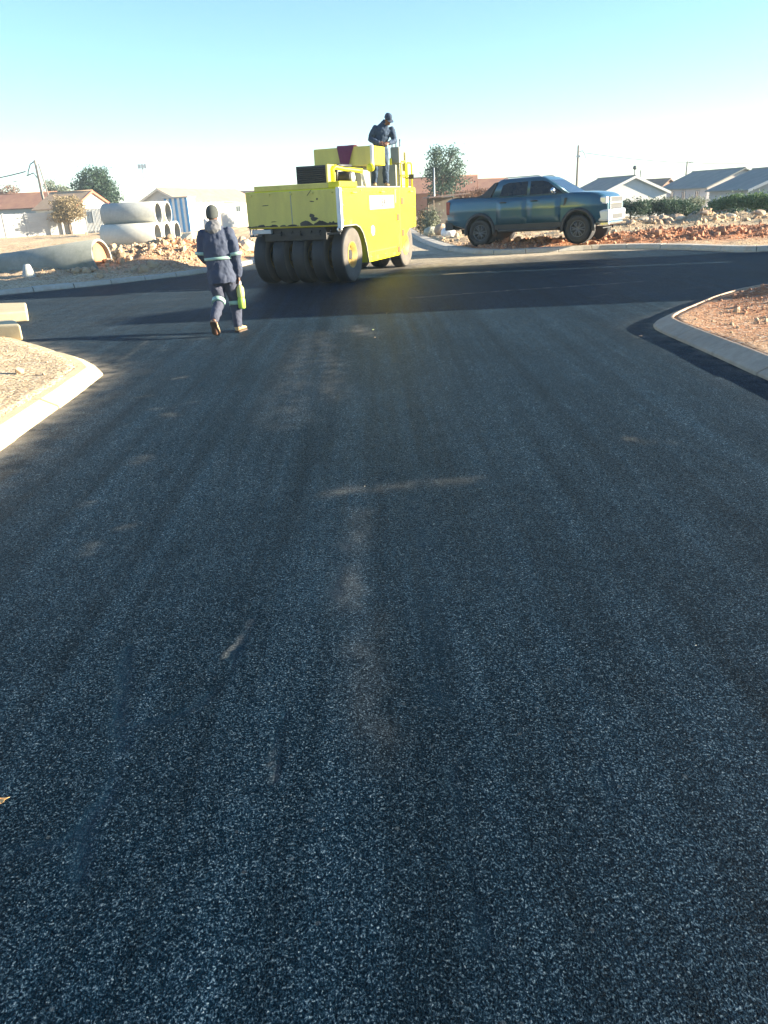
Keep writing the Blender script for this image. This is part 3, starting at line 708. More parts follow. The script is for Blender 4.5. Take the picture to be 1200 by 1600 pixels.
for (y, z0, z1, w_) in ((1.62, 0.37, 0.62, 0.05), (2.1, 0.37, 0.52, 0.09), (2.75, 0.37, 0.58, 0.04), (3.3, 0.37, 0.50, 0.12), (3.72, 0.60, 1.15, 0.03), (0.5, 1.21, 1.33, 0.10)):
    n = 8; pts = [(y - w_ + 2*w_*i/n, z1 - random.uniform(0, z1 - z0)*0.6) for i in range(n + 1)]
    MB().prism(pts + [(y + w_*0.8, z0), (y - w_*0.8, z0)], 'x', HW + 0.001, HW + 0.0028).build('oil_streak', M['oil'], roller)
for y in (0.6, 2.4, 4.6): MB().tube([(HW + 0.01, y, ZT - 0.10), (HW + 0.05, y, ZT - 0.10), (HW + 0.05, y + 0.22, ZT - 0.10), (HW + 0.01, y + 0.22, ZT - 0.10)], 0.012, 7).build('grab_handle', M['yellow_dirty'], roller)
for x in (-0.95, -0.5, 0.0, 0.5, 0.95): MB().lathe([(0, 0.024), (-0.014, 0.022), (-0.018, 0.001)], 'y', (x, -0.036, ZT - 0.08), 8).build('bolt', M['yellow_dirty'], roller)
MB().box(-0.02, 0.0, -0.0385, -0.0355, ZB + 0.03, ZT - 0.03).build('weld_seam', M['grease'] if False else M['panel_grey'], roller)
arch_rim(0, [(0.05, ZB), (0.80, ZB), (1.02, 1.13), (1.20, 1.0), (1.38, 0.72), (1.50, 0.34)]).build('arch_trim', M['panel_grey'], roller)

# cloth thrown over the tank
def cloth_over():
    m = MB(); W_, n = 0.215, 13
    pth = [(0.30, -0.02), (0.16, 0.012), (0.03, 0.022), (-0.01, 0.0), (-0.018, -0.12), (-0.02, -0.25), (-0.02, -0.36), (-0.018, -0.43)]
    for j, (dy, dz) in enumerate(pth):
        pass
    rows = []
    for j, (dy, dz) in enumerate(pth):
        hang = max(0, j - 3) / 4.0
        half = W_ * (1 - 0.62 * hang) * (1 + 0.05 * math.sin(j))
        row = []
        for k in range(n):
            t = k / (n - 1) * 2 - 1
            fold = 0.022 * math.sin(t * 11 + 0.6) * (0.25 + 0.75 * hang if j > 3 else 0.25)
            slit = -0.05 * math.exp(-(t / 0.22) ** 2) * (1 - hang) if j == 3 else 0
            row.append((0.40 + half * t - 0.03 * hang, 2.2 + dy - abs(fold) * 1.3 - (0.01 if j > 3 else 0), ZT + 0.90 + dz + (abs(fold) if j <= 2 else 0) + slit))
        rows.append(row)
    vs = [p for r in rows for p in r]; fs = []
    for j in range(len(rows) - 1):
        for k in range(n - 1): fs.append((j*n+k, j*n+k+1, (j+1)*n+k+1, (j+1)*n+k))
    m.add(vs, fs, True); return m
cl = cloth_over().build('cloth', M['maroon'], None, recalc=False)
so = cl.modifiers.new('thick', 'SOLIDIFY'); so.thickness = 0.012; so.offset = 0
ss = cl.modifiers.new('soft', 'SUBSURF'); ss.levels = 1; ss.render_levels = 2
cl.matrix_world = Matrix.Translation(roller.location) @ Matrix.Rotation(-RH, 4, 'Z')
tag(cl, 'maroon cloth thrown over the tank of the yellow roller', 'cloth')

# ------------------------------------------------------------ people
def hand(mb, wrist, d, side, curl=0.9, palm_n=(0, -1, 0), s=1.0):
    """palm, four bent fingers and a thumb; d = direction wrist->fingers, palm_n = way the palm looks, side = way the thumb lies"""
    w = Vector(wrist); d = Vector(d).normalized(); n = Vector(palm_n); n = (n - d * n.dot(d)).normalized(); t = Vector(side); t = (t - d*t.dot(d) - n*t.dot(n)).normalized()
    pl = 0.085 * s
    mb.limb([w, w + d * pl * 0.5, w + d * pl], [(0.020*s, 0.024*s), (0.018*s, 0.036*s), (0.015*s, 0.036*s)], 10) if False else None
    # palm as a flattened box-like loft
    rings = []
    for f, hw, th in ((0.0, 0.026, 0.021), (0.3, 0.036, 0.018), (0.75, 0.041, 0.015), (1.0, 0.040, 0.012)):
        c = w + d * pl * f; rings.append([c + t * (hw*s*math.cos(a)) + n * (th*s*math.sin(a)) for a in [2*math.pi*k/12 for k in range(12)]])
    mb.loft(rings)
    for i, (off, L) in enumerate(((0.030, 0.072), (0.010, 0.080), (-0.010, 0.075), (-0.029, 0.060))):
        b = w + d * pl * 0.96 + t * off * s; a0 = curl * (0.45 + 0.06*i); p = [b]; dirv = d; ang = 0
        for k, fr in enumerate((0.45, 0.32, 0.23)):
            ang += a0 * (0.9 if k == 0 else 1.1); dirv = d * math.cos(ang) + n * math.sin(ang); p.append(p[-1] + dirv * L * fr * s)
        mb.limb(p, [0.0095*s, 0.009*s, 0.0085*s, 0.0075*s], 8)
    b = w + d * pl * 0.25 + t * 0.030 * s
    p = [b, b + (d*0.5 + t*0.75 + n*0.35).normalized()*0.036*s, b + (d*0.5 + t*0.75 + n*0.35).normalized()*0.036*s + (d*0.8 + n*0.55 + t*0.1).normalized()*0.030*s,
         b + (d*0.5 + t*0.75 + n*0.35).normalized()*0.036*s + (d*0.8 + n*0.55 + t*0.1).normalized()*0.030*s + (d*0.85 + n*0.6 - t*0.1).normalized()*0.022*s]
    mb.limb(p, [0.013*s, 0.011*s, 0.010*s, 0.008*s], 8)
def head(mb, c, q):
    """head with face; q rotates a head that looks along -y"""
    c = Vector(c)
    R = lambda p: c + q @ Vector(p)
    rings = []
    for z, rx, ry, oy in ((-0.115, 0.035, 0.035, -0.045), (-0.10, 0.052, 0.058, -0.030), (-0.06, 0.064, 0.080, -0.012), (-0.02, 0.070, 0.090, -0.004), (0.03, 0.075, 0.096, 0.002), (0.07, 0.072, 0.092, 0.006), (0.10, 0.055, 0.070, 0.010), (0.115, 0.03, 0.04, 0.012)):
        rings.append([R((rx*math.cos(a), oy + ry*math.sin(a), z)) for a in [2*math.pi*k/16 for k in range(16)]])
    mb.loft(rings)
    mb.limb([R((0, -0.092, 0.015)), R((0, -0.108, -0.018)), R((0, -0.103, -0.028))], [0.011, 0.015, 0.012], 8)
    mb.ball(R((0, -0.090, 0.030)), (0.045, 0.012, 0.010), 10, 6, q.to_matrix())
    mb.ball(R((0, -0.084, -0.062)), (0.024, 0.012, 0.010), 10, 6, q.to_matrix())
    for sx in (-1, 1): mb.ball(R((sx*0.076, 0.008, -0.005)), (0.012, 0.020, 0.032), 8, 6, q.to_matrix())
def eyes(c, q, parent):
    c = Vector(c)
    for sx in (-1, 1): MB().ball(c + q @ Vector((sx*0.030, -0.084, 0.008)), 0.010, 8, 6).build('eye', M['black'], parent)
def ring_band(mb, a, b, r, n=20):
    mb.tube([a, b], r, n, cap=True)

# --- walker, seen from behind
W0 = at(352, 520); W0 = Vector((W0.x, W0.y, 0))
wk = thing('person', 'person in dark blue work clothes with reflective bands walking away with a lime bottle', 'person', (-2.10, 11.15, 0), 0.0); wk.scale = (0.95, 0.95, 0.95)
b = MB()
qh = Euler((math.radians(6), 0, math.radians(180 - 8)), 'XYZ').to_quaternion()
HEADC = (-0.045, 0.10, 1.655)
head(b, HEADC, qh)
b.limb([(-0.04, 0.07, 1.46), (-0.042, 0.085, 1.57)], [0.062, 0.056])
b.tube([(0.0, 0.0, 0.86), (-0.005, 0.0, 0.98), (-0.015, 0.01, 1.12), (-0.02, 0.03, 1.30), (-0.03, 0.05, 1.42), (-0.035, 0.06, 1.49)], [(0.10, 0.16), (0.095, 0.145), (0.09, 0.135), (0.105, 0.17), (0.085, 0.15), (0.05, 0.07)], 16, up=(0, 1, 0))
RS, RE, RW = (0.165, 0.04, 1.40), (0.245, -0.01, 1.10), (0.245, 0.03, 0.815)
LS, LE, LW = (-0.200, 0.05, 1.39), (-0.255, 0.03, 1.12), (-0.185, 0.21, 1.00)
b.limb([RS, RE, RW], [0.055, 0.043, 0.030]); b.limb([LS, LE, LW], [0.055, 0.043, 0.030])
hand(b, RW, (0.02, 0.05, -1), (0, 1, 0), 1.15, (-1, 0, 0)); hand(b, LW, (0.75, 0.5, -0.3), (0, 0, 1), 0.4, (0, 1, 0))
LH, LK, LA = (-0.095, -0.01, 0.88), (-0.075, 0.03, 0.48), (-0.115, -0.36, 0.235)
RHp, RK, RA = (0.095, 0.01, 0.88), (0.135, 0.14, 0.47), (0.155, 0.06, 0.10)
b.limb([LH, LK, LA], [0.085, 0.058, 0.040]); b.limb([RHp, RK, RA], [0.085, 0.058, 0.040])
b.limb([LA, (-0.115, -0.30, 0.05)], [0.040, 0.03]); b.limb([RA, (0.19, 0.20, 0.05)], [0.040, 0.03])
b.build('body', M['skin'], wk, remesh=0.007)
# trousers
t = MB()
t.tube([(0.0, 0.0, 0.72), (0.0, 0.0, 0.85), (0.0, 0.0, 0.97)], [(0.125, 0.165), (0.14, 0.19), (0.13, 0.18)], 18, up=(0, 1, 0))
t.limb([LH, (-0.09, 0.02, 0.66), LK, (-0.085, -0.10, 0.40), (-0.108, -0.32, 0.27)], [0.115, 0.108, 0.088, 0.080, 0.072])
t.limb([RHp, (0.115, 0.08, 0.66), RK, (0.145, 0.10, 0.29), (0.155, 0.06, 0.115)], [0.115, 0.108, 0.088, 0.080, 0.072])
t.build('trousers', M['navy_trouser'], wk, remesh=0.012, wrinkle=(0.035, 0.09))
# jacket
j = MB()
j.tube([(0.01, -0.02, 0.72), (0.005, -0.015, 0.84), (-0.005, -0.005, 1.0), (-0.015, 0.0, 1.12), (-0.02, 0.02, 1.28), (-0.028, 0.045, 1.40), (-0.035, 0.06, 1.47), (-0.038, 0.07, 1.52)],
       [(0.155, 0.195), (0.155, 0.200), (0.145, 0.195), (0.145, 0.202), (0.15, 0.215), (0.13, 0.20), (0.10, 0.14), (0.072, 0.085)], 20, up=(0, 1, 0))
j.limb([RS, (0.22, 0.01, 1.25), RE, (0.25, 0.005, 0.96), (0.247, 0.028, 0.835)], [0.088, 0.080, 0.074, 0.064, 0.056])
j.limb([LS, (-0.235, 0.035, 1.26), LE, (-0.235, 0.12, 1.05), (-0.195, 0.20, 1.005)], [0.088, 0.080, 0.074, 0.064, 0.056])
j.build('jacket', M['navy'], wk, remesh=0.012, wrinkle=(0.035, 0.09))
h = MB()
h.tube([(-0.035, -0.055, 1.44), (-0.038, 0.0, 1.50), (-0.04, 0.07, 1.545)], [(0.06, 0.115), (0.075, 0.12), (0.07, 0.095)], 16, up=(0, 1, 0))
h.ball((-0.035, -0.07, 1.455), (0.085, 0.05, 0.06), 14, 9)
h.build('hood', M['hood'], wk, remesh=0.010, wrinkle=(0.03, 0.07))
cp = MB(); qc = qh
rings = []
for z, rx, ry in ((-0.035, 0.084, 0.104), (-0.01, 0.088, 0.108), (0.03, 0.089, 0.108), (0.07, 0.083, 0.101), (0.105, 0.066, 0.082), (0.128, 0.038, 0.05), (0.135, 0.01, 0.012)):
    rings.append([Vector(HEADC) + qc @ Vector((rx*math.cos(a), 0.006 + ry*math.sin(a), z - 0.25*(0.0 if z > 0 else 0.0) + (-0.03*math.sin(a) if z < 0.0 else 0))) for a in [2*math.pi*k/20 for k in range(20)]])
cp.loft(rings)
cp.build('beanie', M['beanie'], wk)
eyes(HEADC, qh, wk)
bd = MB()
bd.tube([(-0.01, 0.0, 1.045), (-0.012, 0.002, 1.085)], [(0.158, 0.209), (0.158, 0.210)], 28, up=(0, 1, 0))
bd.build('waist_band', M['reflect'], wk)
MB().tube([Vector(RE) + Vector((-0.003, 0.0, 0.045)), Vector(RE) + Vector((0.003, 0.0, 0.0))], [0.094, 0.092], 20).build('sleeve_band', M['reflect'], wk)
MB().tube([Vector(LE) + Vector((0.003, 0.0, 0.045)), Vector(LE) + Vector((0.0, 0.0, 0.0))], [0.094, 0.092], 20).build('sleeve_band', M['reflect'], wk)
MB().tube([(-0.078, -0.01, 0.475), (-0.083, -0.06, 0.435)], [0.101, 0.096], 20).build('knee_band', M['reflect'], wk)
MB().tube([(0.138, 0.135, 0.44), (0.140, 0.125, 0.385)], [0.099, 0.096], 20).build('knee_band', M['reflect'], wk)
def shoe(parent, heel, toe, up, h=0.085, w=0.052):
    """shoe from heel to toe with its sole away from up"""
    heel = Vector(heel); toe = Vector(toe); up = Vector(up); d = (toe - heel); L = d.length; d.normalize(); up = (up - d*up.dot(d)).normalized(); s_ = d.cross(up)
    m = MB(); rings = []
    for f, hw, ht in ((0.0, 0.55, 0.75), (0.06, 0.78, 1.0), (0.25, 0.85, 1.05), (0.42, 0.80, 0.82), (0.62, 0.98, 0.58), (0.82, 1.0, 0.50), (0.95, 0.75, 0.42), (1.0, 0.4, 0.28)):
        c = heel + d*(L*f)
        rings.append([c + s_*(w*hw*math.cos(a)) + up*(0.022 + h*ht*0.5*(1 + math.sin(a))) for a in [2*math.pi*k/14 for k in range(14)]])
    m.loft(rings); o = m.build('shoe', M['boot'], parent)
    sm2 = MB(); out = []
    for f, hw in ((0.0, 0.6), (0.05, 0.85), (0.22, 0.9), (0.42, 0.80), (0.62, 1.04), (0.84, 1.06), (0.96, 0.8), (1.01, 0.4)):
        out.append((f, hw))
    top = [(heel + d*(L*f) + s_*(w*hw)) for f, hw in out] + [(heel + d*(L*f) - s_*(w*hw)) for f, hw in reversed(out)]
    n = len(top); vs = [p + up*0.024 for p in top] + [p for p in top]
    fs = [list(range(n)), [n + i for i in range(n)][::-1]] + [(i, (i+1) % n, n + (i+1) % n, n + i) for i in range(n)]
    sm2.add(vs, fs); sm2.build('sole', M['sole'], o)
    return o
shoe(wk, (-0.125, -0.415, 0.225), (-0.115, -0.285, 0.012), (0.05, 0.84, 0.52), 0.085, 0.055)
shoe(wk, (0.135, 0.01, 0.0), (0.215, 0.275, 0.0), (0, 0, 1), 0.095, 0.055)
# bottle hanging from the right hand
bt = thing('plastic_bottle', 'lime yellow plastic bottle held in the right hand of the walking person', 'bottle', (wk.location.x + 0.233, wk.location.y + 0.038, 0.325), 0.15)
bt.scale = (0.82, 0.82, 0.95)
MB().lathe([(0.0, 0.001), (0.0, 0.05), (0.015, 0.062), (0.13, 0.064), (0.15, 0.055), (0.17, 0.060)], 'z', n=24).build('lower_body', M['lime'], bt)
MB().lathe([(0.165, 0.058), (0.19, 0.064), (0.29, 0.062), (0.325, 0.04), (0.335, 0.022), (0.36, 0.021), (0.36, 0.001)], 'z', n=24).build('upper_body', M['lime2'], bt)
MB().lathe([(0.345, 0.026), (0.39, 0.026), (0.392, 0.001)], 'z', n=18).build('cap', M['white'], bt)

# --- operator standing on the roller
op = thing('person', 'person in blue overall and cap standing at the controls on the roller', 'person')
OPL = Matrix.Translation(roller.location) @ Matrix.Rotation(-RH, 4, 'Z') @ Vector((0.80, 3.35, ZT + 0.03))
op.location = OPL; op.rotation_euler = (0, math.radians(2), math.radians(8)); op.scale = (0.95, 0.95, 0.93)
b = MB()
qo = Euler((math.radians(34), math.radians(-14), math.radians(34)), 'XYZ').to_quaternion()
HC = (0.17, -0.24, 1.565)
head(b, HC, qo)
b.limb([(0.09, -0.13, 1.41), (0.15, -0.20, 1.50)], [0.060, 0.055])
b.tube([(0, 0, 0.88), (0, 0, 1.0), (0.015, -0.03, 1.11), (0.05, -0.08, 1.27), (0.075, -0.11, 1.38), (0.09, -0.13, 1.44)], [(0.10, 0.16), (0.095, 0.145), (0.09, 0.135), (0.105, 0.17), (0.085, 0.15), (0.05, 0.07)], 16, up=(0, 1, 0))
oRS, oRE, oRW = (-0.135, -0.10, 1.355), (-0.265, -0.08, 1.12), (-0.06, -0.31, 1.02)
oLS, oLE, oLW = (0.275, -0.10, 1.335), (0.345, -0.12, 1.08), (0.16, -0.32, 1.01)
b.limb([oRS, oRE, oRW], [0.055, 0.043, 0.030]); b.limb([oLS, oLE, oLW], [0.055, 0.043, 0.030])
hand(b, oRW, (0.7, -0.6, -0.25), (0.3, 0.2, 1), 0.8, (0.4, 0.6, -0.5)); hand(b, oLW, (-0.7, -0.6, -0.2), (-0.3, 0.2, 1), 0.8, (-0.4, 0.6, -0.5))
for sx, fx in ((-1, -0.02), (1, 0.02)):
    b.limb([(sx*0.095, 0, 0.9), (sx*0.115 + fx, -0.02, 0.49), (sx*0.125 + fx, 0.03, 0.09)], [0.085, 0.058, 0.040])
    b.limb([(sx*0.125 + fx, 0.03, 0.07), (sx*0.15 + fx, -0.14, 0.04)], [0.04, 0.03])
b.build('body', M['skin'], op, remesh=0.007)
eyes(HC, qo, op)
o_ = MB()
o_.tube([(0, 0, 0.80), (0, 0, 0.9), (0, 0, 1.0), (0.015, -0.03, 1.12), (0.05, -0.08, 1.265), (0.073, -0.105, 1.365), (0.088, -0.125, 1.425), (0.115, -0.155, 1.475)],
        [(0.12, 0.165), (0.14, 0.195), (0.14, 0.185), (0.145, 0.190), (0.15, 0.212), (0.13, 0.205), (0.10, 0.135), (0.07, 0.08)], 20, up=(0, 1, 0))
o_.limb([oRS, (-0.21, -0.09, 1.24), oRE, (-0.16, -0.20, 1.06), (-0.085, -0.285, 1.025)], [0.088, 0.082, 0.074, 0.063, 0.054])
o_.limb([oLS, (0.32, -0.11, 1.21), oLE, (0.26, -0.21, 1.045), (0.185, -0.295, 1.015)], [0.088, 0.082, 0.074, 0.063, 0.054])
for sx, fx in ((-1, -0.02), (1, 0.02)):
    o_.limb([(sx*0.095, 0, 0.88), (sx*0.105 + fx/2, -0.01, 0.68), (sx*0.115 + fx, -0.02, 0.48), (sx*0.125 + fx, 0.02, 0.12)], [0.11, 0.10, 0.085, 0.075])
o_.build('overall', M['opblue'], op, remesh=0.012, wrinkle=(0.045, 0.10))
hd = MB()
hd.tube([(0.07, -0.08, 1.42), (0.11, -0.13, 1.475), (0.14, -0.17, 1.52)], [(0.07, 0.105), (0.075, 0.105), (0.07, 0.085)], 16, up=(0, 1, 0))
hd.build('collar', M['opblue'], op, remesh=0.010, wrinkle=(0.03, 0.05))
cp = MB(); rings = []
for z, rx, ry in ((0.015, 0.086, 0.106), (0.05, 0.088, 0.108), (0.09, 0.083, 0.102), (0.125, 0.066, 0.082), (0.145, 0.035, 0.045), (0.15, 0.01, 0.012)):
    rings.append([Vector(HC) + qo @ Vector((rx*math.cos(a), 0.006 + ry*math.sin(a) , z)) for a in [2*math.pi*k/20 for k in range(20)]])
cp.loft(rings)
vs = []
for k in range(9):
    a = math.pi + math.pi*(0.12 + 0.76*k/8); vs.append(Vector(HC) + qo @ Vector((0.086*math.cos(a), 0.006 + 0.104*math.sin(a), 0.022)))
for k in range(9):
    a = math.pi + math.pi*(0.12 + 0.76*k/8); vs.append(Vector(HC) + qo @ Vector((0.088*math.cos(a), -0.055 + 0.112*math.sin(a), 0.008)))
top = [v + qo @ Vector((0, 0, 0.006)) for v in vs]
fs = [(k, k+1, 9+k+1, 9+k) for k in range(8)] + [(18+k, 18+9+k, 18+9+k+1, 18+k+1) for k in range(8)] + [(9+k, 9+k+1, 18+9+k+1, 18+9+k) for k in range(8)]
cp.add(vs + top, fs, False)
cp.build('cap', M['opblue'], op)
for sx, fx in ((-1, -0.02), (1, 0.02)):
    shoe(op, (sx*0.12 + fx, 0.07, 0.0), (sx*0.15 + fx, -0.19, 0.0), (0, 0, 1), 0.09, 0.05)
# ------------------------------------------------------------ pickup truck
def car_paint():
    m, nt, b = newmat('blue_grey_paint'); v = coords(nt)
    n = noise(nt, v, 3.0, 5, 0.6)
    dust_ = mth(nt, 'MULTIPLY', ramp(nt, [(0.4, (0, 0, 0)), (0.7, (0.3,)*3)], n), 1.0)
    c = mixc(nt, dust_, (0.022, 0.088, 0.135), (0.06, 0.10, 0.125)); nt.links.new(c, b.inputs['Base Color'])
    b.inputs['Metallic'].default_value = 0.45; b.inputs['Roughness'].default_value = 0.38; b.inputs['Coat Weight'].default_value = 0.6; b.inputs['Coat Roughness'].default_value = 0.08
    return m
M['car'] = car_paint()
M['clad'] = worn('black_cladding', (0.022, 0.024, 0.028), (0.06, 0.055, 0.05), 0.6, 5, 0.5)
M['chrome'] = plain('chrome', (0.75, 0.76, 0.78), 0.16, 1.0)
M['lamp'] = plain('lamp_glass', (0.72, 0.75, 0.78), 0.1, 0.0, 0.8, 0.5)
M['alloy'] = plain('dark_alloy', (0.16, 0.17, 0.18), 0.35, 0.6)
M['bumper'] = plain('silver_paint', (0.62, 0.64, 0.66), 0.4, 0.3)
M['tint'] = plain('tinted_glass', (0.006, 0.010, 0.016), 0.12, 0.0, 0.35)
M['redlamp'] = plain('red_lamp', (0.30, 0.02, 0.02), 0.15)
TH = math.radians(33)
hd_ = Vector((math.cos(TH), -math.sin(TH), 0)); lt_ = Vector((math.sin(TH), math.cos(TH), 0))
pr = at(752, 387, 0.12); pr.z = 0
pr = pr + lt_ * 0.82
pf = pr + hd_ * 3.27
zr = gz(pr.x, pr.y); zf = zr + 0.06
truck = thing('pickup_truck', 'dark blue double cab pickup truck parked on the red soil behind the kerb', 'pickup truck', (pr.x, pr.y, zr + 0.01), 0)
truck.scale = (0.97, 0.98, 1.0); truck.rotation_euler = (0, -math.asin((zf - zr) / 3.27), -TH)
def body_w(x):
    if x > 3.5: return 0.955 - 0.17 * ((x - 3.5) / 0.62) ** 2.2
    if x < -0.9: return 0.955 - 0.05 * ((-0.9 - x) / 0.3) ** 2
    return 0.955
def body_zt(x):
    pts = [(-1.2, 1.29), (-1.1, 1.33), (0.3, 1.32), (0.5, 1.28), (2.6, 1.28), (2.95, 1.30), (3.5, 1.285), (3.85, 1.24), (4.02, 1.17), (4.12, 1.02)]
    return float(np.interp(x, [p[0] for p in pts], [p[1] for p in pts]))
def body_zb(x):
    return float(np.interp(x, [-1.2, -0.7, -0.5, 3.7, 4.12], [0.62, 0.55, 0.46, 0.46, 0.52]))
def half(x, off=0.0):
    w = body_w(x) + off; zb = body_zb(x); zt = body_zt(x)
    return [(0.0, zb), (0.72*w, zb), (0.93*w, zb + 0.05), (0.985*w, zb + 0.16), (0.97*w, 0.80), (1.0*w, 0.93), (1.0*w, 1.02), (0.972*w, zt - 0.13), (0.95*w, zt - 0.04), (0.90*w, zt), (0.70*w, zt + 0.015), (0.0, zt + 0.03)]
rings = []
for x in (-1.2, -1.12, -0.9, -0.5, 0.0, 0.4, 0.9, 1.6, 2.2, 2.75, 3.0, 3.3, 3.6, 3.82, 3.96, 4.06, 4.12):
    h_ = half(x); rings.append([(x, -y, z) for y, z in h_] + [(x, y, z) for y, z in h_[-2:0:-1]])
bodyraw = MB().loft(rings).build('body', M['car'])
cut = MB()
for xx in (0.0, 3.27):
    for sy in (-1, 1):
        cut.lathe([(sy*0.60, 0.001), (sy*0.60, 0.475), (sy*1.2, 0.475), (sy*1.2, 0.001)], 'y', (xx, 0, 0.43), 40)
cutter = cut.build('cutter', M['clad'])
bo = bodyraw.modifiers.new('cut', 'BOOLEAN'); bo.object = cutter; bo.operation = 'DIFFERENCE'; bo.solver = 'EXACT'
bpy.context.view_layer.update()
me = bpy.data.meshes.new_from_object(bodyraw.evaluated_get(bpy.context.evaluated_depsgraph_get()))
bpy.data.objects.remove(cutter); bpy.data.objects.remove(bodyraw)
body = bpy.data.objects.new('body', me); COL.objects.link(body); body.parent = truck
bvm = body.modifiers.new('bevel', 'BEVEL'); bvm.width = 0.012; bvm.segments = 2; bvm.limit_method = 'ANGLE'; bvm.angle_limit = math.radians(50)
# cab
def rrect(x0, x1, hw, z, r=0.10, n=5):
    out = []
    for cx, cy, a0 in ((x1 - r, hw - r, 0), (x0 + r, hw - r, 90), (x0 + r, -hw + r, 180), (x1 - r, -hw + r, 270)):
        for k in range(n):
            a = math.radians(a0 + 90*k/(n-1)); out.append((cx + r*math.cos(a), cy + r*math.sin(a), z))
    return out
cabin = MB().loft([rrect(0.34, 3.02, 0.865, 1.25, 0.06), rrect(0.52, 2.20, 0.71, 1.80, 0.09), rrect(0.60, 2.08, 0.66, 1.87, 0.12), rrect(0.80, 1.88, 0.5, 1.90, 0.16)]).build('cab', M['car'], truck)
def sy_at(z): return 0.865 - 0.155*(z - 1.25)/0.55
def side_poly(name, poly, off, mat, sides=(-1, 1), thick=0.004, parent=truck):
    for s_ in sides:
        m = MB(); n = len(poly)
        vs = [(x, s_*(sy_at(z) + off), z) for x, z in poly] + [(x, s_*(sy_at(z) + off - thick), z) for x, z in poly]
        m.add(vs, [list(range(n)), [n + i for i in range(n)][::-1]] + [(i, (i+1) % n, n + (i+1) % n, n + i) for i in range(n)])
        m.build(name, mat, parent)
side_poly('window', [(1.67, 1.315), (2.74, 1.315), (2.46, 1.53), (2.24, 1.69), (2.06, 1.75), (1.67, 1.76)], 0.006, M['tint'])
side_poly('window', [(0.66, 1.335), (1.58, 1.315), (1.58, 1.76), (0.92, 1.75), (0.74, 1.68)], 0.006, M['tint'])
def xf(z): return 3.02 - 0.82*(z - 1.25)/0.55
def xr(z): return 0.34 + 0.18*(z - 1.25)/0.55
wsn = MB(); q = []
for z in (1.32, 1.76): q.append((xf(z) + 0.006, z, sy_at(z) - 0.09))
wsn.add([(q[0][0], -q[0][2], q[0][1]), (q[0][0], q[0][2], q[0][1]), (q[1][0], q[1][2], q[1][1]), (q[1][0], -q[1][2], q[1][1])], [(0, 1, 2, 3)])
wsn.build('windscreen', M['tint'], truck)
rwn = MB(); q = []
for z in (1.36, 1.73): q.append((xr(z) - 0.006, z, sy_at(z) - 0.12))
rwn.add([(q[0][0], -q[0][2], q[0][1]), (q[0][0], q[0][2], q[0][1]), (q[1][0], q[1][2], q[1][1]), (q[1][0], -q[1][2], q[1][1])], [(0, 1, 2, 3)])
rwn.build('rear_window', M['glass'], truck)
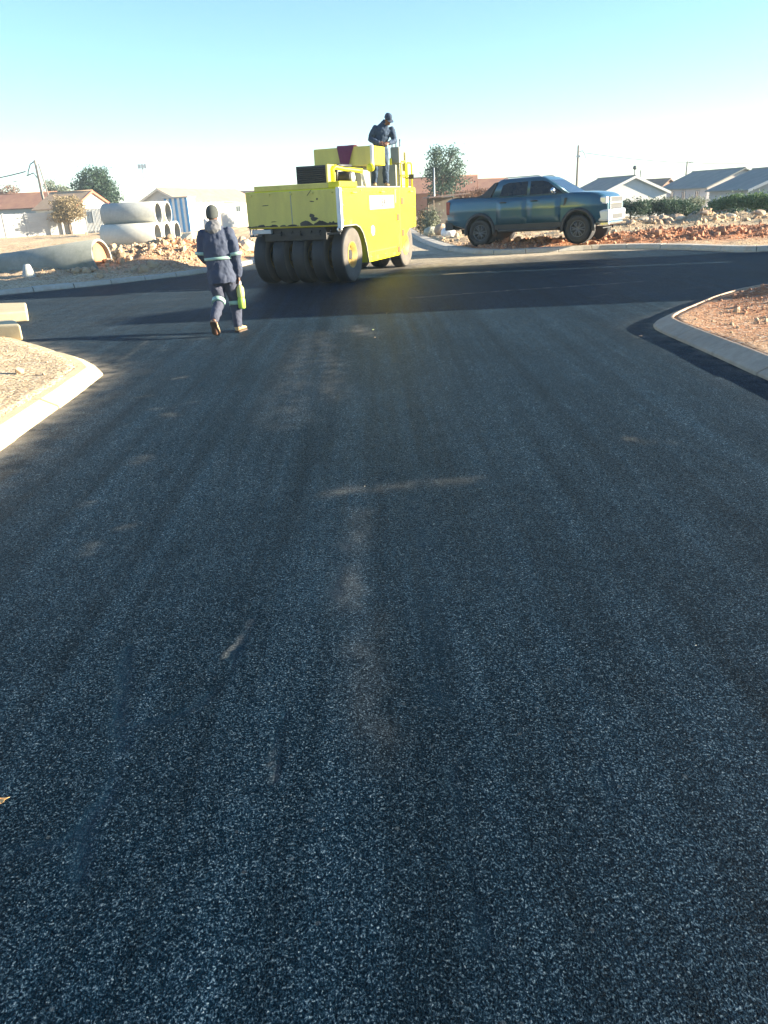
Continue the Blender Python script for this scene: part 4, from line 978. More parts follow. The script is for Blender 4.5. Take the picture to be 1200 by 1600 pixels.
for s_ in (-1, 1):
    m = MB(); P_ = [(-0.16, 1.325), (0.36, 1.31), (0.56, 1.81), (0.44, 1.79), (0.24, 1.60), (0.06, 1.42)]
    vs = [(x, s_*(sy_at(z) + 0.012), z) for x, z in P_] + [(x, s_*(sy_at(z) - 0.07), z) for x, z in P_]; n = len(P_)
    m.add(vs, [list(range(n)), [n + i for i in range(n)][::-1]] + [(i, (i+1) % n, n + (i+1) % n, n + i) for i in range(n)])
    m.build('sports_bar', M['clad'], truck, bevel=0.015)
    MB().tube([(0.70, s_*0.62, 1.875), (0.80, s_*0.61, 1.925), (1.85, s_*0.59, 1.925), (1.98, s_*0.60, 1.875)], 0.016, 8).build('roof_rail', M['galv'], truck)
    # doors, slightly proud of the side, with handles
    for x0, x1 in ((0.58, 1.59), (1.615, 2.72)):
        rg = []
        for x in np.linspace(x0, x1, 6):
            h_ = half(x, 0.006)[3:9]; zz = [(y, z) for y, z in h_]
            zz[0] = (zz[0][0], 0.60); rg.append([(x, s_*y, min(z, 1.245)) for y, z in zz])
        m = MB(); vs = [p for r in rg for p in r]; k = 6; fs = [(i*k+j, i*k+j+1, (i+1)*k+j+1, (i+1)*k+j) for i in range(5) for j in range(5)]
        m.add(vs, fs, True); d = m.build('door', M['car'], truck); sd_ = d.modifiers.new('t', 'SOLIDIFY'); sd_.thickness = 0.012
        hx = x0 + 0.13
        MB().tube([(hx, s_*0.945, 1.155), (hx + 0.02, s_*0.985, 1.16), (hx + 0.20, s_*0.985, 1.16), (hx + 0.22, s_*0.945, 1.155)], 0.014, 8).build('handle', M['clad'], d)
    # wheel arch flare and inner well
    for xx in (0.0, 3.27):
        m = MB(); pts = []; 
        for k in range(17):
            a = math.radians(-12 + 204*k/16); pts.append((a))
        r0, r1 = 0.455, 0.545; ringp = []
        for a in pts:
            ca, sa = math.cos(a), math.sin(a); f = 1.0
            ringp.append([(xx + r0*ca, s_*0.90, 0.43 + r0*sa), (xx + r0*ca, s_*0.985, 0.43 + r0*sa), (xx + (r0+0.04)*ca, s_*1.0, 0.43 + (r0+0.04)*sa), (xx + r1*ca, s_*0.97, 0.43 + r1*sa), (xx + r1*ca, s_*0.90, 0.43 + r1*sa)])
        m.loft(ringp, smooth=True).build('wheel_arch', M['clad'], truck)
        MB().lathe([(s_*0.60, 0.001), (s_*0.60, 0.468), (s_*0.93, 0.468)], 'y', (xx, 0, 0.43), 32).build('wheel_well', M['clad'], truck)
    MB().tube([(0.62, s_*0.90, 0.47), (0.68, s_*1.0, 0.43), (2.60, s_*1.0, 0.43), (2.66, s_*0.90, 0.47)], 0.042, 10, squash=0.6).build('side_step', M['clad'], truck)
    MB().box(0.52, 2.74, s_*0.935 - 0.02, s_*0.935 + 0.02, 0.46, 0.595).build('sill', M['clad'], truck, bevel=0.01)
    # mirror
    mm = MB().tube([(2.54, s_*0.84, 1.30), (2.51, s_*0.98, 1.34)], 0.025, 8); mm.ball((2.50, s_*1.04, 1.40), (0.07, 0.11, 0.10), 14, 10); mm.build('mirror', M['chrome'], truck)
    MB().prism([(2.80, 0.98), (2.88, 1.02), (2.92, 1.18), (2.84, 1.18)], 'y', s_*0.944 - 0.012, s_*0.944 + 0.012).build('side_vent', M['clad'], truck)
    # lamps
    MB().box(3.90, 4.10, s_*0.60, s_*0.865, 0.98, 1.15).build('headlight', M['lamp'], truck, bevel=0.03)
    MB().box(-1.215, -1.08, s_*0.80, s_*0.935, 0.92, 1.26).build('tail_light', M['redlamp'], truck, bevel=0.02)
    MB().box(4.0, 4.15, s_*0.55, s_*0.80, 0.66, 0.80).build('fog_lamp', M['lamp'], truck, bevel=0.02)
gr = MB().box(4.02, 4.135, -0.60, 0.60, 0.84, 1.14).build('grille', M['clad'], truck, bevel=0.02)
MB().box(4.12, 4.155, -0.58, 0.58, 0.96, 1.02).box(4.12, 4.15, -0.60, -0.56, 0.84, 1.14).box(4.12, 4.15, 0.56, 0.60, 0.84, 1.14).box(4.12, 4.15, -0.56, 0.56, 1.115, 1.145).build('grille_bar', M['chrome'], gr, bevel=0.01)
fb = MB().box(3.78, 4.19, -0.86, 0.86, 0.56, 0.84).build('front_bumper', M['bumper'], truck, bevel=0.05, seg=3)
MB().box(4.185, 4.20, -0.50, 0.50, 0.60, 0.72).build('air_intake', M['clad'], fb)
MB().box(3.75, 4.16, -0.72, 0.72, 0.44, 0.55).build('skid_plate', M['chrome'], truck, bevel=0.03)
MB().box(4.20, 4.215, -0.26, 0.26, 0.73, 0.83).build('number_plate', M['white'], truck, bevel=0.005)
MB().box(-1.30, -1.0, -0.90, 0.90, 0.50, 0.72).build('rear_bumper', M['clad'], truck, bevel=0.03)
MB().box(-1.05, 0.36, -0.80, 0.80, 1.335, 1.365).build('bed_cover', M['clad'], truck, bevel=0.01)
MB().box(-0.9, 3.9, -0.45, 0.45, 0.36, 0.50).build('chassis', M['clad'], truck)
def alloy_wheel(parent, x, y, s_):
    root = bpy.data.objects.new('wheel', None); COL.objects.link(root); root.parent = parent; root.location = (x, y, 0.395)
    r, w, ri = 0.395, 0.265, 0.235; h_ = w/2
    MB().lathe([(-h_*0.8, ri), (-h_, ri + 0.06), (-h_*0.95, r*0.93), (-h_*0.75, r*0.985), (0, r), (h_*0.75, r*0.985), (h_*0.95, r*0.93), (h_, ri + 0.06), (h_*0.8, ri)], 'y', n=44).build('tyre', M['rubber'], root)
    m = MB().lathe([(s_*h_*0.80, ri*1.0), (s_*h_*0.86, ri*0.96), (s_*h_*0.5, ri*0.90), (-s_*h_*0.5, ri*0.88)], 'y', n=36)
    for k in range(6):
        for da in (-0.13, 0.13):
            a = 2*math.pi*k/6 + da
            m.tube([(0.04*math.cos(a), s_*h_*0.62, 0.04*math.sin(a)), (ri*0.92*math.cos(a + da*0.5), s_*h_*0.70, ri*0.92*math.sin(a + da*0.5))], 0.017, 6)
    m.lathe([(s_*h_*0.5, 0.001), (s_*h_*0.72, 0.03), (s_*h_*0.70, 0.055), (s_*h_*0.5, 0.06)][::-1], 'y', n=20)
    m.build('rim', M['alloy'], root)
    MB().lathe([(s_*h_*0.1, 0.001), (s_*h_*0.1, ri*0.9)], 'y', n=24).build('brake_disc', M['clad'], root)
for xx in (0.0, 3.27):
    for s_ in (-1, 1): alloy_wheel(truck, xx, s_*0.82, s_)

def lift_z(z):
    if z < 0.5: return z
    return 0.5 + (z - 0.5)*1.125 if z < 1.30 else 1.40 + (z - 1.30)*0.86
def lift(o):
    for ch in o.children:
        if ch.name.split('.')[0] in ('wheel', 'wheel_arch', 'wheel_well', 'skid_plate', 'chassis'): continue
        for v in ch.data.vertices: v.co.z = lift_z(v.co.z)
        lift(ch)
bpy.context.view_layer.update(); lift(truck)

# ------------------------------------------------------------ concrete pipes
def pipe(label, p0, dirv, L, ro, wall, mat, group=None, end_mat=None):
    """open pipe whose visible mouth stands at p0; it runs away from p0 against dirv"""
    d = Vector(dirv).normalized()
    o = MB().lathe([(0, ro - wall), (0, ro - 0.012), (-0.012, ro), (-L + 0.012, ro), (-L, ro - 0.012), (-L, ro - wall), (0, ro - wall)], 'x', n=56).build('concrete_pipe', mat)
    if end_mat:
        o.data.materials.append(end_mat)
        for p in o.data.polygons:
            if p.center.x > -0.9 and math.hypot(p.center.y, p.center.z) < ro - wall*0.6: p.material_index = 1
    o.rotation_mode = 'QUATERNION'; o.rotation_quaternion = d.to_track_quat('X', 'Z'); o.location = p0
    tag(o, label, 'pipe', group); return o
PG = 'concrete pipes stacked on the dirt beside the street'
pd = Vector((math.cos(math.radians(-5.2)), math.sin(math.radians(-5.2)), 0)); pn = Vector((-pd.y, pd.x, 0))
r_ = 0.49
e0 = aty(247, 366, 36.0)
pipe('pale concrete pipe lying at the front of the bottom row of the pipe stack', e0, pd, 2.44, r_, 0.075, M['pipe_pale'], PG)
pipe('concrete pipe lying in the middle of the bottom row of the pipe stack', e0 + pn*1.0 + pd*0.10, pd, 2.44, r_, 0.075, M['pipe'], PG)
pipe('concrete pipe lying at the back of the bottom row, nearest the blue shed', e0 + pn*2.0 + pd*0.22, pd, 2.44, r_, 0.075, M['pipe'], PG)
pipe('grey concrete pipe on top of the stack, in front', e0 + pn*0.5 + Vector((0, 0, 0.86)) - pd*0.02, pd, 2.44, r_, 0.075, M['pipe'], PG)
pipe('grey concrete pipe on top of the stack, behind the other upper pipe', e0 + pn*1.5 + Vector((0, 0, 0.86)) + pd*0.08, pd, 2.44, r_, 0.075, M['pipe'], PG)
e1 = aty(160, 402, 22.6)
pipe('long weathered concrete pipe half sunk in the verge with a rust stained mouth', e1, Vector((math.cos(math.radians(-13)), math.sin(math.radians(-13)), 0.10)), 4.2, 0.50, 0.07, M['pipe_old'], None, M['rust_concrete'])
MB().lathe([(-0.12, 0.001), (-0.12, 0.43), (-0.30, 0.43), (-0.30, 0.001)], 'x', n=40).build('mouth_plug', M['rust_concrete'], bpy.data.objects[[o.name for o in bpy.data.objects if o.get('label', '').startswith('long weathered')][0]])  # rust coloured disc set back inside the pipe mouth
# a cone of concrete in front of the pipe
cc = aty(47, 440, 21.3)
c_ = MB().lathe([(-0.1, 0.17), (0.02, 0.17), (0.10, 0.14), (0.26, 0.09), (0.29, 0.06), (0.295, 0.001)], 'z', n=18).build('concrete_stump', M['pipe'])
c_.location = (cc.x, cc.y, gz(cc.x, cc.y)); tag(c_, 'small grey concrete stump standing in front of the sunk pipe', 'stump')
# white concrete slabs by the left corner
def slab(label, pts, z0, z1, mat):
    o = MB().prism(pts, 'z', z0, z1).build('concrete_slab', mat, bevel=0.03, seg=3); return tag(o, label, 'slab')
slab('large white concrete slab lying across the road edge beyond the left corner', [(-5.95, 13.6), (-6.55, 15.0), (-12, 16.1), (-12, 13.9), (-7.6, 13.1)], -0.01, 0.17, M['kerb_pale'])
slab('short white concrete block on the kerb at the back of the left sand island', [(-4.95, 11.0), (-5.3, 11.65), (-7.6, 12.05), (-7.6, 11.2)], 0.05, 0.27, M['kerb_pale'])

# ------------------------------------------------------------ rocks and clods
def rock_mesh(seed, flat=0.75, sub=2):
    bm = bmesh.new(); bmesh.ops.create_icosphere(bm, subdivisions=sub, radius=1.0)
    rs = random.Random(seed); ds = [(Vector((rs.uniform(-1, 1), rs.uniform(-1, 1), rs.uniform(-1, 1))).normalized(), rs.uniform(0.55, 0.9)) for _ in range(9)]
    for v in bm.verts:
        for d, k in ds:
            t = v.co.dot(d)
            if t > k: v.co -= d * (t - k)
        v.co *= 1 + rs.uniform(-0.05, 0.05); v.co.z *= flat
    me = bpy.data.meshes.new('rock'); bm.to_mesh(me); bm.free(); return me
def rock(label, px, py, Y, r, mat, seed, flat=0.75, group=None):
    p = aty(px, py, Y); me = rock_mesh(seed, flat); me.materials.append(mat)
    o = bpy.data.objects.new('rock', me); COL.objects.link(o); o.scale = (r[0], r[1], r[2]) if isinstance(r, tuple) else (r, r, r)
    o.location = (p.x, p.y, gz(p.x, p.y) + (r[2] if isinstance(r, tuple) else r) * 0.35); o.rotation_euler = (0, 0, seed * 1.3)
    tag(o, label, 'rock', group); return o
rock('large pale rounded boulder on the dirt just left of the walking person', 300, 388, 27.5, (0.62, 0.50, 0.44), M['stone_pale'], 3)
rock('smaller sandy boulder beside the pale boulder left of the walking person', 272, 393, 28.5, (0.5, 0.4, 0.22), M['stone'], 8)
rock('white broken concrete lump between the walking person and the roller', 388, 380, 27.5, (0.42, 0.34, 0.36), M['stone_pale'], 5)
rock('dark lump of rubble on top of the white concrete beside the roller', 379, 366, 29.5, (0.24, 0.2, 0.5), M['stone'], 15)
RK = [(1006, 349, 37, 0.26, 'small tan stone nearest the pickup in front of the bushes'), (1020, 345, 37, 0.28, 'rounded tan stone in the pile to the right of the pickup'),
      (1034, 346, 37, 0.30, 'reddish stone in the middle of the rock pile near the pickup'), (1047, 347, 36.5, 0.27, 'pale stone at the right end of the rock pile near the pickup'),
      (1064, 347, 37, 0.22, 'flat brown slab of rock between the rock pile and the earth heap'), (1085, 334, 41, 0.35, 'pale rock lying in the dark bushes below the grey house'),
      (1058, 338, 40, 0.30, 'pale rock at the foot of the dark hedge'), (1100, 349, 36, 0.22, 'small white stone before the pale earth heap'), (1140, 346, 36.5, 0.25, 'small stone on the right flank of the pale earth heap'),
      (1186, 346, 37, 0.3, 'white stone at the right edge near the bushes'), (985, 350, 36, 0.24, 'grey stone just behind the nose of the pickup')]
for i, (px, py, Y, r, lab) in enumerate(RK): rock(lab, px, py, Y, (r*1.2, r, r*0.8), M['stone'] if i % 4 else M['stone_pale'], 20 + i, group='stones along the bushes')
def clods(name, boxes, n, mat, seed):
    rs = random.Random(seed); mb = MB(); bms = [rock_mesh(100 + k, 0.8, 1) for k in range(5)]
    data = [([v.co.copy() for v in m.vertices], [tuple(p.vertices) for p in m.polygons]) for m in bms]
    for m in bms: bpy.data.meshes.remove(m)
    for (cx, cy, sx, sy, share) in boxes:
        for _ in range(int(n * share)):
            x = rs.gauss(cx, sx); y = rs.gauss(cy, sy)
            dd = land_d(np.array([x]), np.array([y]))[0]
            if dd < 0.45: continue
            s = 0.013 * (1 + rs.paretovariate(1.7) * 0.8); s = min(s, 0.15) * (1.0 if y > 18 else 0.42)
            z = gz(x, y); R_ = Euler((rs.uniform(0, 6), rs.uniform(0, 6), rs.uniform(0, 6))).to_matrix()
            vs, fs = rs.choice(data); mb.add([R_ @ (v * s * rs.uniform(0.8, 1.2)) + Vector((x, y, z + s*0.3)) for v in vs], fs)
    o = mb.build(name, mat, recalc=False); return tag(o, None, None, None, 'stuff')
M['clod_red'] = worn('red_clods', (0.34, 0.15, 0.08), (0.44, 0.26, 0.16), 0.95, 2.0, 0.8, 0.3, 30)
M['clod_tan'] = worn('tan_clods', (0.48, 0.35, 0.22), (0.32, 0.20, 0.12), 0.95, 2.0, 0.8, 0.3, 30)
clods('soil_clods', [(8.5, 25.4, 4.5, 0.7, 1.0), (17, 25.2, 4.5, 0.8, 0.9), (6.4, 11.6, 0.8, 0.5, 0.45), (5.0, 10.0, 0.9, 0.9, 0.25)], 1500, M['clod_red'], 1)
clods('rubble', [(-7.0, 24.6, 1.3, 1.4, 0.7), (-5.3, 26.2, 1.2, 1.8, 0.8), (-9.5, 29, 2.4, 2.4, 0.6), (-11, 34.5, 2.5, 1.2, 0.4), (14.5, 36.5, 2.2, 1.0, 0.8), (10, 33, 4, 3, 0.5), (-6.5, 21.9, 1.2, 0.6, 0.2), (3.6, 30, 0.9, 3.0, 0.2), (4.8, 8.6, 0.7, 1.3, 0.15), (-4.6, 8.5, 0.9, 1.5, 0.15)], 1500, M['clod_tan'], 2)

# ------------------------------------------------------------ trees and bushes
def leaf_mat(name, c1, c2):
    m, nt, b = newmat(name)
    c = mixc(nt, ramp(nt, [(0.35, (0, 0, 0)), (0.65, (1, 1, 1))], noise(nt, coords(nt), 1.3, 5, 0.7)), c1, c2)
    oi = N(nt, 'ShaderNodeNewGeometry'); c = mixc(nt, mth(nt, 'MULTIPLY', oi.outputs['Random Per Island'], 0.6), c, tuple(x*0.5 for x in c1))
    nt.links.new(c, b.inputs['Base Color']); b.inputs['Roughness'].default_value = 0.6; b.inputs['Specular IOR Level'].default_value = 0.3
    tr = N(nt, 'ShaderNodeBsdfTranslucent'); nt.links.new(c, tr.inputs[0]); mx = N(nt, 'ShaderNodeMixShader'); mx.inputs[0].default_value = 0.25
    out = nt.nodes['Material Output']; nt.links.new(b.outputs[0], mx.inputs[1]); nt.links.new(tr.outputs[0], mx.inputs[2]); nt.links.new(mx.outputs[0], out.inputs[0])
    return m
M['leaf_dark'] = leaf_mat('dark_leaves', (0.030, 0.065, 0.040), (0.065, 0.11, 0.06))
M['leaf_grey'] = leaf_mat('grey_green_leaves', (0.055, 0.095, 0.065), (0.10, 0.15, 0.10))
M['leaf_green'] = leaf_mat('green_leaves', (0.08, 0.15, 0.05), (0.15, 0.23, 0.09))
M['leaf_dry'] = leaf_mat('dry_leaves', (0.26, 0.19, 0.10), (0.36, 0.28, 0.16))
M['leaf_pale'] = leaf_mat('pale_leaves', (0.16, 0.18, 0.12), (0.24, 0.25, 0.17))
M['leaf_red'] = leaf_mat('reddish_leaves', (0.16, 0.08, 0.05), (0.22, 0.12, 0.08))
def foliage(blobs, n, size, seed, clump=9, spread=0.45):
    """leaf sized faces gathered in clumps spread through the blobs (centre, radii)"""
    rs = random.Random(seed); vs = []; fs = []
    vol = [b_[1][0]*b_[1][1]*b_[1][2] for b_ in blobs]
    for _ in range(n // clump):
        c, r = rs.choices(blobs, vol)[0]
        while True:
            p = Vector((rs.uniform(-1, 1), rs.uniform(-1, 1), rs.uniform(-1, 1)))
            if p.length < 1 and rs.random() < 0.25 + 0.75*p.length: break
        q = Vector((c[0] + p.x*r[0], c[1] + p.y*r[1], c[2] + p.z*r[2])); cs = size*2.6*rs.uniform(0.6, 1.5)
        for _ in range(clump):
            o = q + Vector((rs.gauss(0, spread), rs.gauss(0, spread), rs.gauss(0, spread*0.8)))*cs*0.9
            a = Vector((rs.gauss(0, 1), rs.gauss(0, 1), rs.gauss(0, 1))).normalized(); b_ = a.cross(Vector((rs.gauss(0, 1), rs.gauss(0, 1), rs.gauss(0, 1)))).normalized()
            s = size*rs.uniform(0.5, 1.2); k = len(vs)
            vs += [o - a*s*0.6, o + b_*s*0.32, o + a*s*0.6, o - b_*s*0.32]; fs.append((k, k+1, k+2, k+3))
    return vs, fs
def branches(mb, base, blobs, r0, rs):
    base = Vector(base)
    zt = min(b_[0][2] - b_[1][2]*0.5 for b_ in blobs)
    top = Vector((base.x, base.y, max(base.z + 0.4, zt)))
    mb.tube([base, base.lerp(top, 0.5) + Vector((rs.uniform(-.1, .1), rs.uniform(-.1, .1), 0)), top], [r0*1.25, r0, r0*0.8], 8)
    for c, r in blobs:
        c = Vector(c); mid = top.lerp(c, 0.5) + Vector((rs.uniform(-.3, .3), rs.uniform(-.3, .3), 0.1))
        mb.tube([top, mid, c + Vector((0, 0, r[2]*0.3))], [r0*0.6, r0*0.35, r0*0.12], 6)
        for _ in range(4):
            e = c + Vector((rs.uniform(-.8, .8)*r[0], rs.uniform(-.8, .8)*r[1], rs.uniform(-.6, .9)*r[2])); mb.tube([mid, mid.lerp(e, 0.55) + Vector((0, 0, 0.1)), e], [r0*0.28, r0*0.18, r0*0.06], 5)
def tree(name, label, cat, base, blobs, n, size, mat, seed, r0=0.18, group=None, crown='crown', spread=0.45):
    t = thing(name, label, cat, base, 0, group); rs = random.Random(seed)
    vs, fs = foliage(blobs, n, size, seed, spread=spread)
    MB().add(vs, fs).build(crown, mat, t, recalc=False)
    mb = MB(); branches(mb, (0, 0, -0.1), blobs, r0, rs); mb.build('trunk' if cat == 'tree' else 'stem', M['trunk'], t)
    return t
b0 = aty(150, 352, 92); b0.z = 0.1
k_ = 92*0.927/1200
def bl(px0, px, py, rx, ry, Y, z0):      # blob from picture measure to metres at depth Y
    p = aty(px, py, Y); k = Y*0.93/1200; return (p.x - px0.x, random.uniform(-0.6, 0.6), p.z - z0), (rx*k, rx*k*0.9, ry*k)
tree('leafy_tree', 'dark dense round tree behind the left tile roofed houses', 'tree', (b0.x, b0.y, 0.1),
     [bl(b0, 147, 284, 24, 20, 92, .1), bl(b0, 128, 293, 15, 13, 92, .1), bl(b0, 166, 298, 19, 20, 92, .1), bl(b0, 180, 312, 12, 12, 92, .1), bl(b0, 150, 308, 30, 18, 92, .1), bl(b0, 158, 274, 14, 11, 92, .1)], 13000, 0.20, M['leaf_dark'], 5, 0.2)
b1 = aty(690, 330, 66); b1.z = 0.1
tree('open_tree', 'tall open grey green tree standing alone between roller and pickup', 'tree', (b1.x, b1.y, 0.1),
     [bl(b1, 682, 243, 10, 10, 66, .1), bl(b1, 707, 241, 9, 9, 66, .1), bl(b1, 716, 256, 8, 8, 66, .1), bl(b1, 690, 262, 13, 10, 66, .1), bl(b1, 675, 270, 9, 13, 66, .1), bl(b1, 712, 272, 10, 7, 66, .1), bl(b1, 698, 280, 15, 8, 66, .1), bl(b1, 726, 283, 7, 4, 66, .1), bl(b1, 680, 294, 11, 9, 66, .1), bl(b1, 703, 296, 10, 6, 66, .1)], 5200, 0.17, M['leaf_grey'], 9, 0.16, spread=0.55)
b2 = aty(12, 335, 100)
tree('distant_tree', 'reddish tree behind the roof at the left edge', 'tree', (b2.x, b2.y, 0.1), [bl(b2, 14, 300, 16, 9, 100, .1), bl(b2, -8, 312, 20, 14, 100, .1), bl(b2, 8, 315, 22, 10, 100, .1)], 4500, 0.2, M['leaf_red'], 12, 0.15)
b3 = aty(85, 335, 105)
tree('distant_tree', 'pale thin tree between the leaning pole and the dark tree', 'tree', (b3.x, b3.y, 0.1), [bl(b3, 80, 292, 8, 9, 105, .1), bl(b3, 98, 298, 12, 7, 105, .1)], 1600, 0.2, M['leaf_pale'], 13, 0.12)
b4 = aty(108, 345, 69)
tree('dry_bush', 'dry brown bush standing in front of the gabled house behind the wall', 'bush', (b4.x, b4.y, 0.1), [bl(b4, 108, 325, 24, 16, 69, .1), bl(b4, 92, 318, 12, 12, 69, .1), bl(b4, 122, 335, 14, 10, 69, .1), bl(b4, 98, 338, 18, 10, 69, .1)], 7000, 0.13, M['leaf_dry'], 14, 0.1, crown='foliage')
for i, (px, py, Y, blobs, n, mat, lab) in enumerate([
    (985, 332, 42, [(975, 324, 16, 9), (995, 325, 18, 9)], 3500, 'leaf_dark', 'low dark bush right behind the nose of the pickup'),
    (1030, 332, 42.5, [(1015, 325, 18, 9), (1040, 324, 18, 9)], 3800, 'leaf_dark', 'low dark bush beneath the white gabled house'),
    (1068, 333, 43, [(1060, 323, 16, 8), (1082, 328, 16, 9)], 3500, 'leaf_dark', 'low dark bush between the two gabled houses'),
    (1060, 318, 47, [(1020, 318, 14, 5), (1045, 317, 16, 5), (1075, 318, 16, 6), (1095, 316, 12, 6)], 3000, 'leaf_pale', 'pale grassy bush behind the dark hedge'),
    (1125, 330, 42, [(1118, 321, 16, 8), (1140, 318, 18, 9)], 4000, 'leaf_green', 'bright green bush below the gable of the grey house'),
    (1165, 330, 41, [(1155, 316, 18, 10), (1178, 315, 18, 10)], 4500, 'leaf_green', 'taller green bush near the right edge, under the roof'),
    (1205, 332, 40, [(1196, 316, 16, 12), (1215, 318, 22, 14)], 4500, 'leaf_green', 'green bush cut by the right edge of the view'),
    (1110, 334, 39, [(1105, 333, 10, 6), (1150, 334, 8, 6)], 1300, 'leaf_dark', 'small dark weeds around the pale earth heap')]):
    bb = aty(px, py, Y); z0 = gz(bb.x, bb.y)
    tree('bush', lab, 'bush', (bb.x, bb.y, z0), [bl(bb, *q[:2], q[2], q[3], Y, z0) for q in blobs], n, 0.10, M[mat], 30 + i, 0.05, 'bushes in front of the houses on the right', 'foliage', 0.5)

# ------------------------------------------------------------ houses
def tile_mat(name, c1, c2, scale=3.2):
    m, nt, b = newmat(name); v = coords(nt)
    wv = N(nt, 'ShaderNodeTexWave', wave_type='BANDS', bands_direction='Y'); wv.inputs['Scale'].default_value = scale; wv.inputs['Distortion'].default_value = 0.4; nt.links.new(v, wv.inputs['Vector'])
    c = mixc(nt, ramp(nt, [(0.35, (0, 0, 0)), (0.65, (1, 1, 1))], noise(nt, v, 1.2, 6, 0.7)), c1, c2); nt.links.new(c, b.inputs['Base Color'])
    b.inputs['Roughness'].default_value = 0.85; bump(nt, b, wv.outputs['Fac'], 0.5, 0.03); return m
M['roof_red'] = tile_mat('red_roof_tiles', (0.34, 0.17, 0.10), (0.26, 0.12, 0.08))
M['roof_tan'] = tile_mat('tan_roof_tiles', (0.44, 0.30, 0.19), (0.36, 0.23, 0.14))
M['roof_grey'] = tile_mat('grey_roof_sheets', (0.20, 0.21, 0.19), (0.26, 0.26, 0.23))
M['roof_brown'] = tile_mat('brown_roof', (0.24, 0.16, 0.12), (0.18, 0.12, 0.10))
M['plaster_white'] = worn('white_plaster', (0.68, 0.66, 0.61), (0.56, 0.54, 0.49), 0.85, 1.2, 0.5)
M['plaster_grey'] = worn('grey_plaster', (0.46, 0.45, 0.42), (0.38, 0.36, 0.33), 0.85, 1.2, 0.5)
M['plaster_cream'] = worn('cream_plaster', (0.70, 0.62, 0.50), (0.58, 0.50, 0.40), 0.85, 1.2, 0.5)
M['plaster_pink'] = worn('pinkish_plaster', (0.66, 0.58, 0.54), (0.58, 0.49, 0.45), 0.85, 1.2, 0.5)
M['brick'] = worn('red_brick', (0.34, 0.16, 0.10), (0.26, 0.12, 0.08), 0.9, 6, 0.6)
M['fascia_red'] = plain('red_fascia', (0.40, 0.10, 0.05), 0.6)
def house(name, label, base, rotz, w, l, eave, rise, wall, roof, fascia=None, windows=(), over=0.28, og=0.25, group=None):
    t = thing(name, label, 'house', base, rotz, group)
    MB().prism([(-w/2, -1.0), (w/2, -1.0), (w/2, eave), (0, eave + rise), (-w/2, eave)], 'y', 0, l).build('wall', wall, t)
    k = rise/(w/2); m = MB(); xo = w/2 + over
    for s_ in (-1, 1):
        m.prism([(0, eave + rise + 0.02), (s_*xo, eave - k*over + 0.02), (s_*xo, eave - k*over + 0.11), (0, eave + rise + 0.12)], 'y', -og, l + og)
    m.tube([(0, -og - 0.005, eave + rise + 0.12), (0, l + og + 0.005, eave + rise + 0.12)], 0.07, 8)
    r = m.build('roof', roof, t)
    if fascia:
        f = MB()
        for s_ in (-1, 1):
            f.prism([(0, eave + rise - 0.08), (s_*xo, eave - k*over - 0.08), (s_*xo, eave - k*over + 0.13), (0, eave + rise + 0.14)], 'y', -og - 0.03, -og - 0.003)
        f.build('barge_board', fascia, t)
    for face, u, z, ww, hh, kind in windows:
        fr = MB(); pa = MB(); e = 0.05
        def B(mb, u0, u1, z0, z1, d0, d1):
            if face == 'front': mb.box(u0, u1, -d1, -d0, z0, z1)
            elif face == 'left': mb.box(-w/2 - d1, -w/2 - d0, u0, u1, z0, z1)
            else: mb.box(w/2 + d0, w/2 + d1, u0, u1, z0, z1)
        for a in ((u - ww/2 - e, u + ww/2 + e, z - e, z), (u - ww/2 - e, u + ww/2 + e, z + hh, z + hh + e), (u - ww/2 - e, u - ww/2, z, z + hh), (u + ww/2, u + ww/2 + e, z, z + hh)): B(fr, *a, 0.001, 0.05)
        if kind == 'window': B(fr, u - 0.02, u + 0.02, z, z + hh, 0.003, 0.04)
        B(pa, u - ww/2, u + ww/2, z, z + hh, 0.002, 0.012)
        p_ = fr.build('window' if kind == 'window' else 'door', M['galv'] if kind == 'window' else M['wood'], t)
        pa.build('pane' if kind == 'window' else 'leaf', M['glass'] if kind == 'window' else M['wood'], p_)
    return t
def on(px, py, Y, z):
    p = aty(px, py, Y); return (p.x, p.y, z)
# right
h1 = aty(990, 300, 72); house('gabled_house', 'white gabled house with a grey roof behind the nose of the pickup', (h1.x, 72, -0.98), math.radians(9), 6.2, 7.2, 2.28, 1.28, M['plaster_white'], M['roof_grey'], M['plaster_white'], [('left', 2.2, 1.0, 1.2, 1.0, 'window'), ('left', 5.2, 1.0, 0.8, 1.0, 'window')])
h2 = aty(1158, 300, 74); house('gabled_house', 'grey gabled house with three narrow windows in its side wall, at the right', (h2.x, 74, -0.80), math.radians(8), 6.6, 8.5, 2.28, 1.35, M['plaster_pink'], M['roof_grey'], None, [('left', 1.6, 0.9, 0.55, 1.1, 'window'), ('left', 4.0, 0.9, 0.55, 1.1, 'window'), ('left', 6.2, 0.9, 0.55, 1.1, 'window')])
h3 = aty(1245, 300, 58); house('gabled_house', 'grey house cut by the right edge with its pale verge over the bushes', (h3.x, 58, -0.95), math.radians(0), 6.6, 7, 2.2, 1.3, M['plaster_grey'], M['roof_grey'], M['plaster_white'], [('front', 0.5, 0.9, 1.2, 1.0, 'window')])
h4 = aty(1044, 300, 100); house('brick_house', 'small brick red house far back between the two grey roofed houses', (h4.x, 100, -1.0), math.radians(30), 4.0, 6, 2.3, 1.2, M['brick'], M['roof_brown'], None, [('front', 0.0, 0.9, 1.0, 1.0, 'window')])
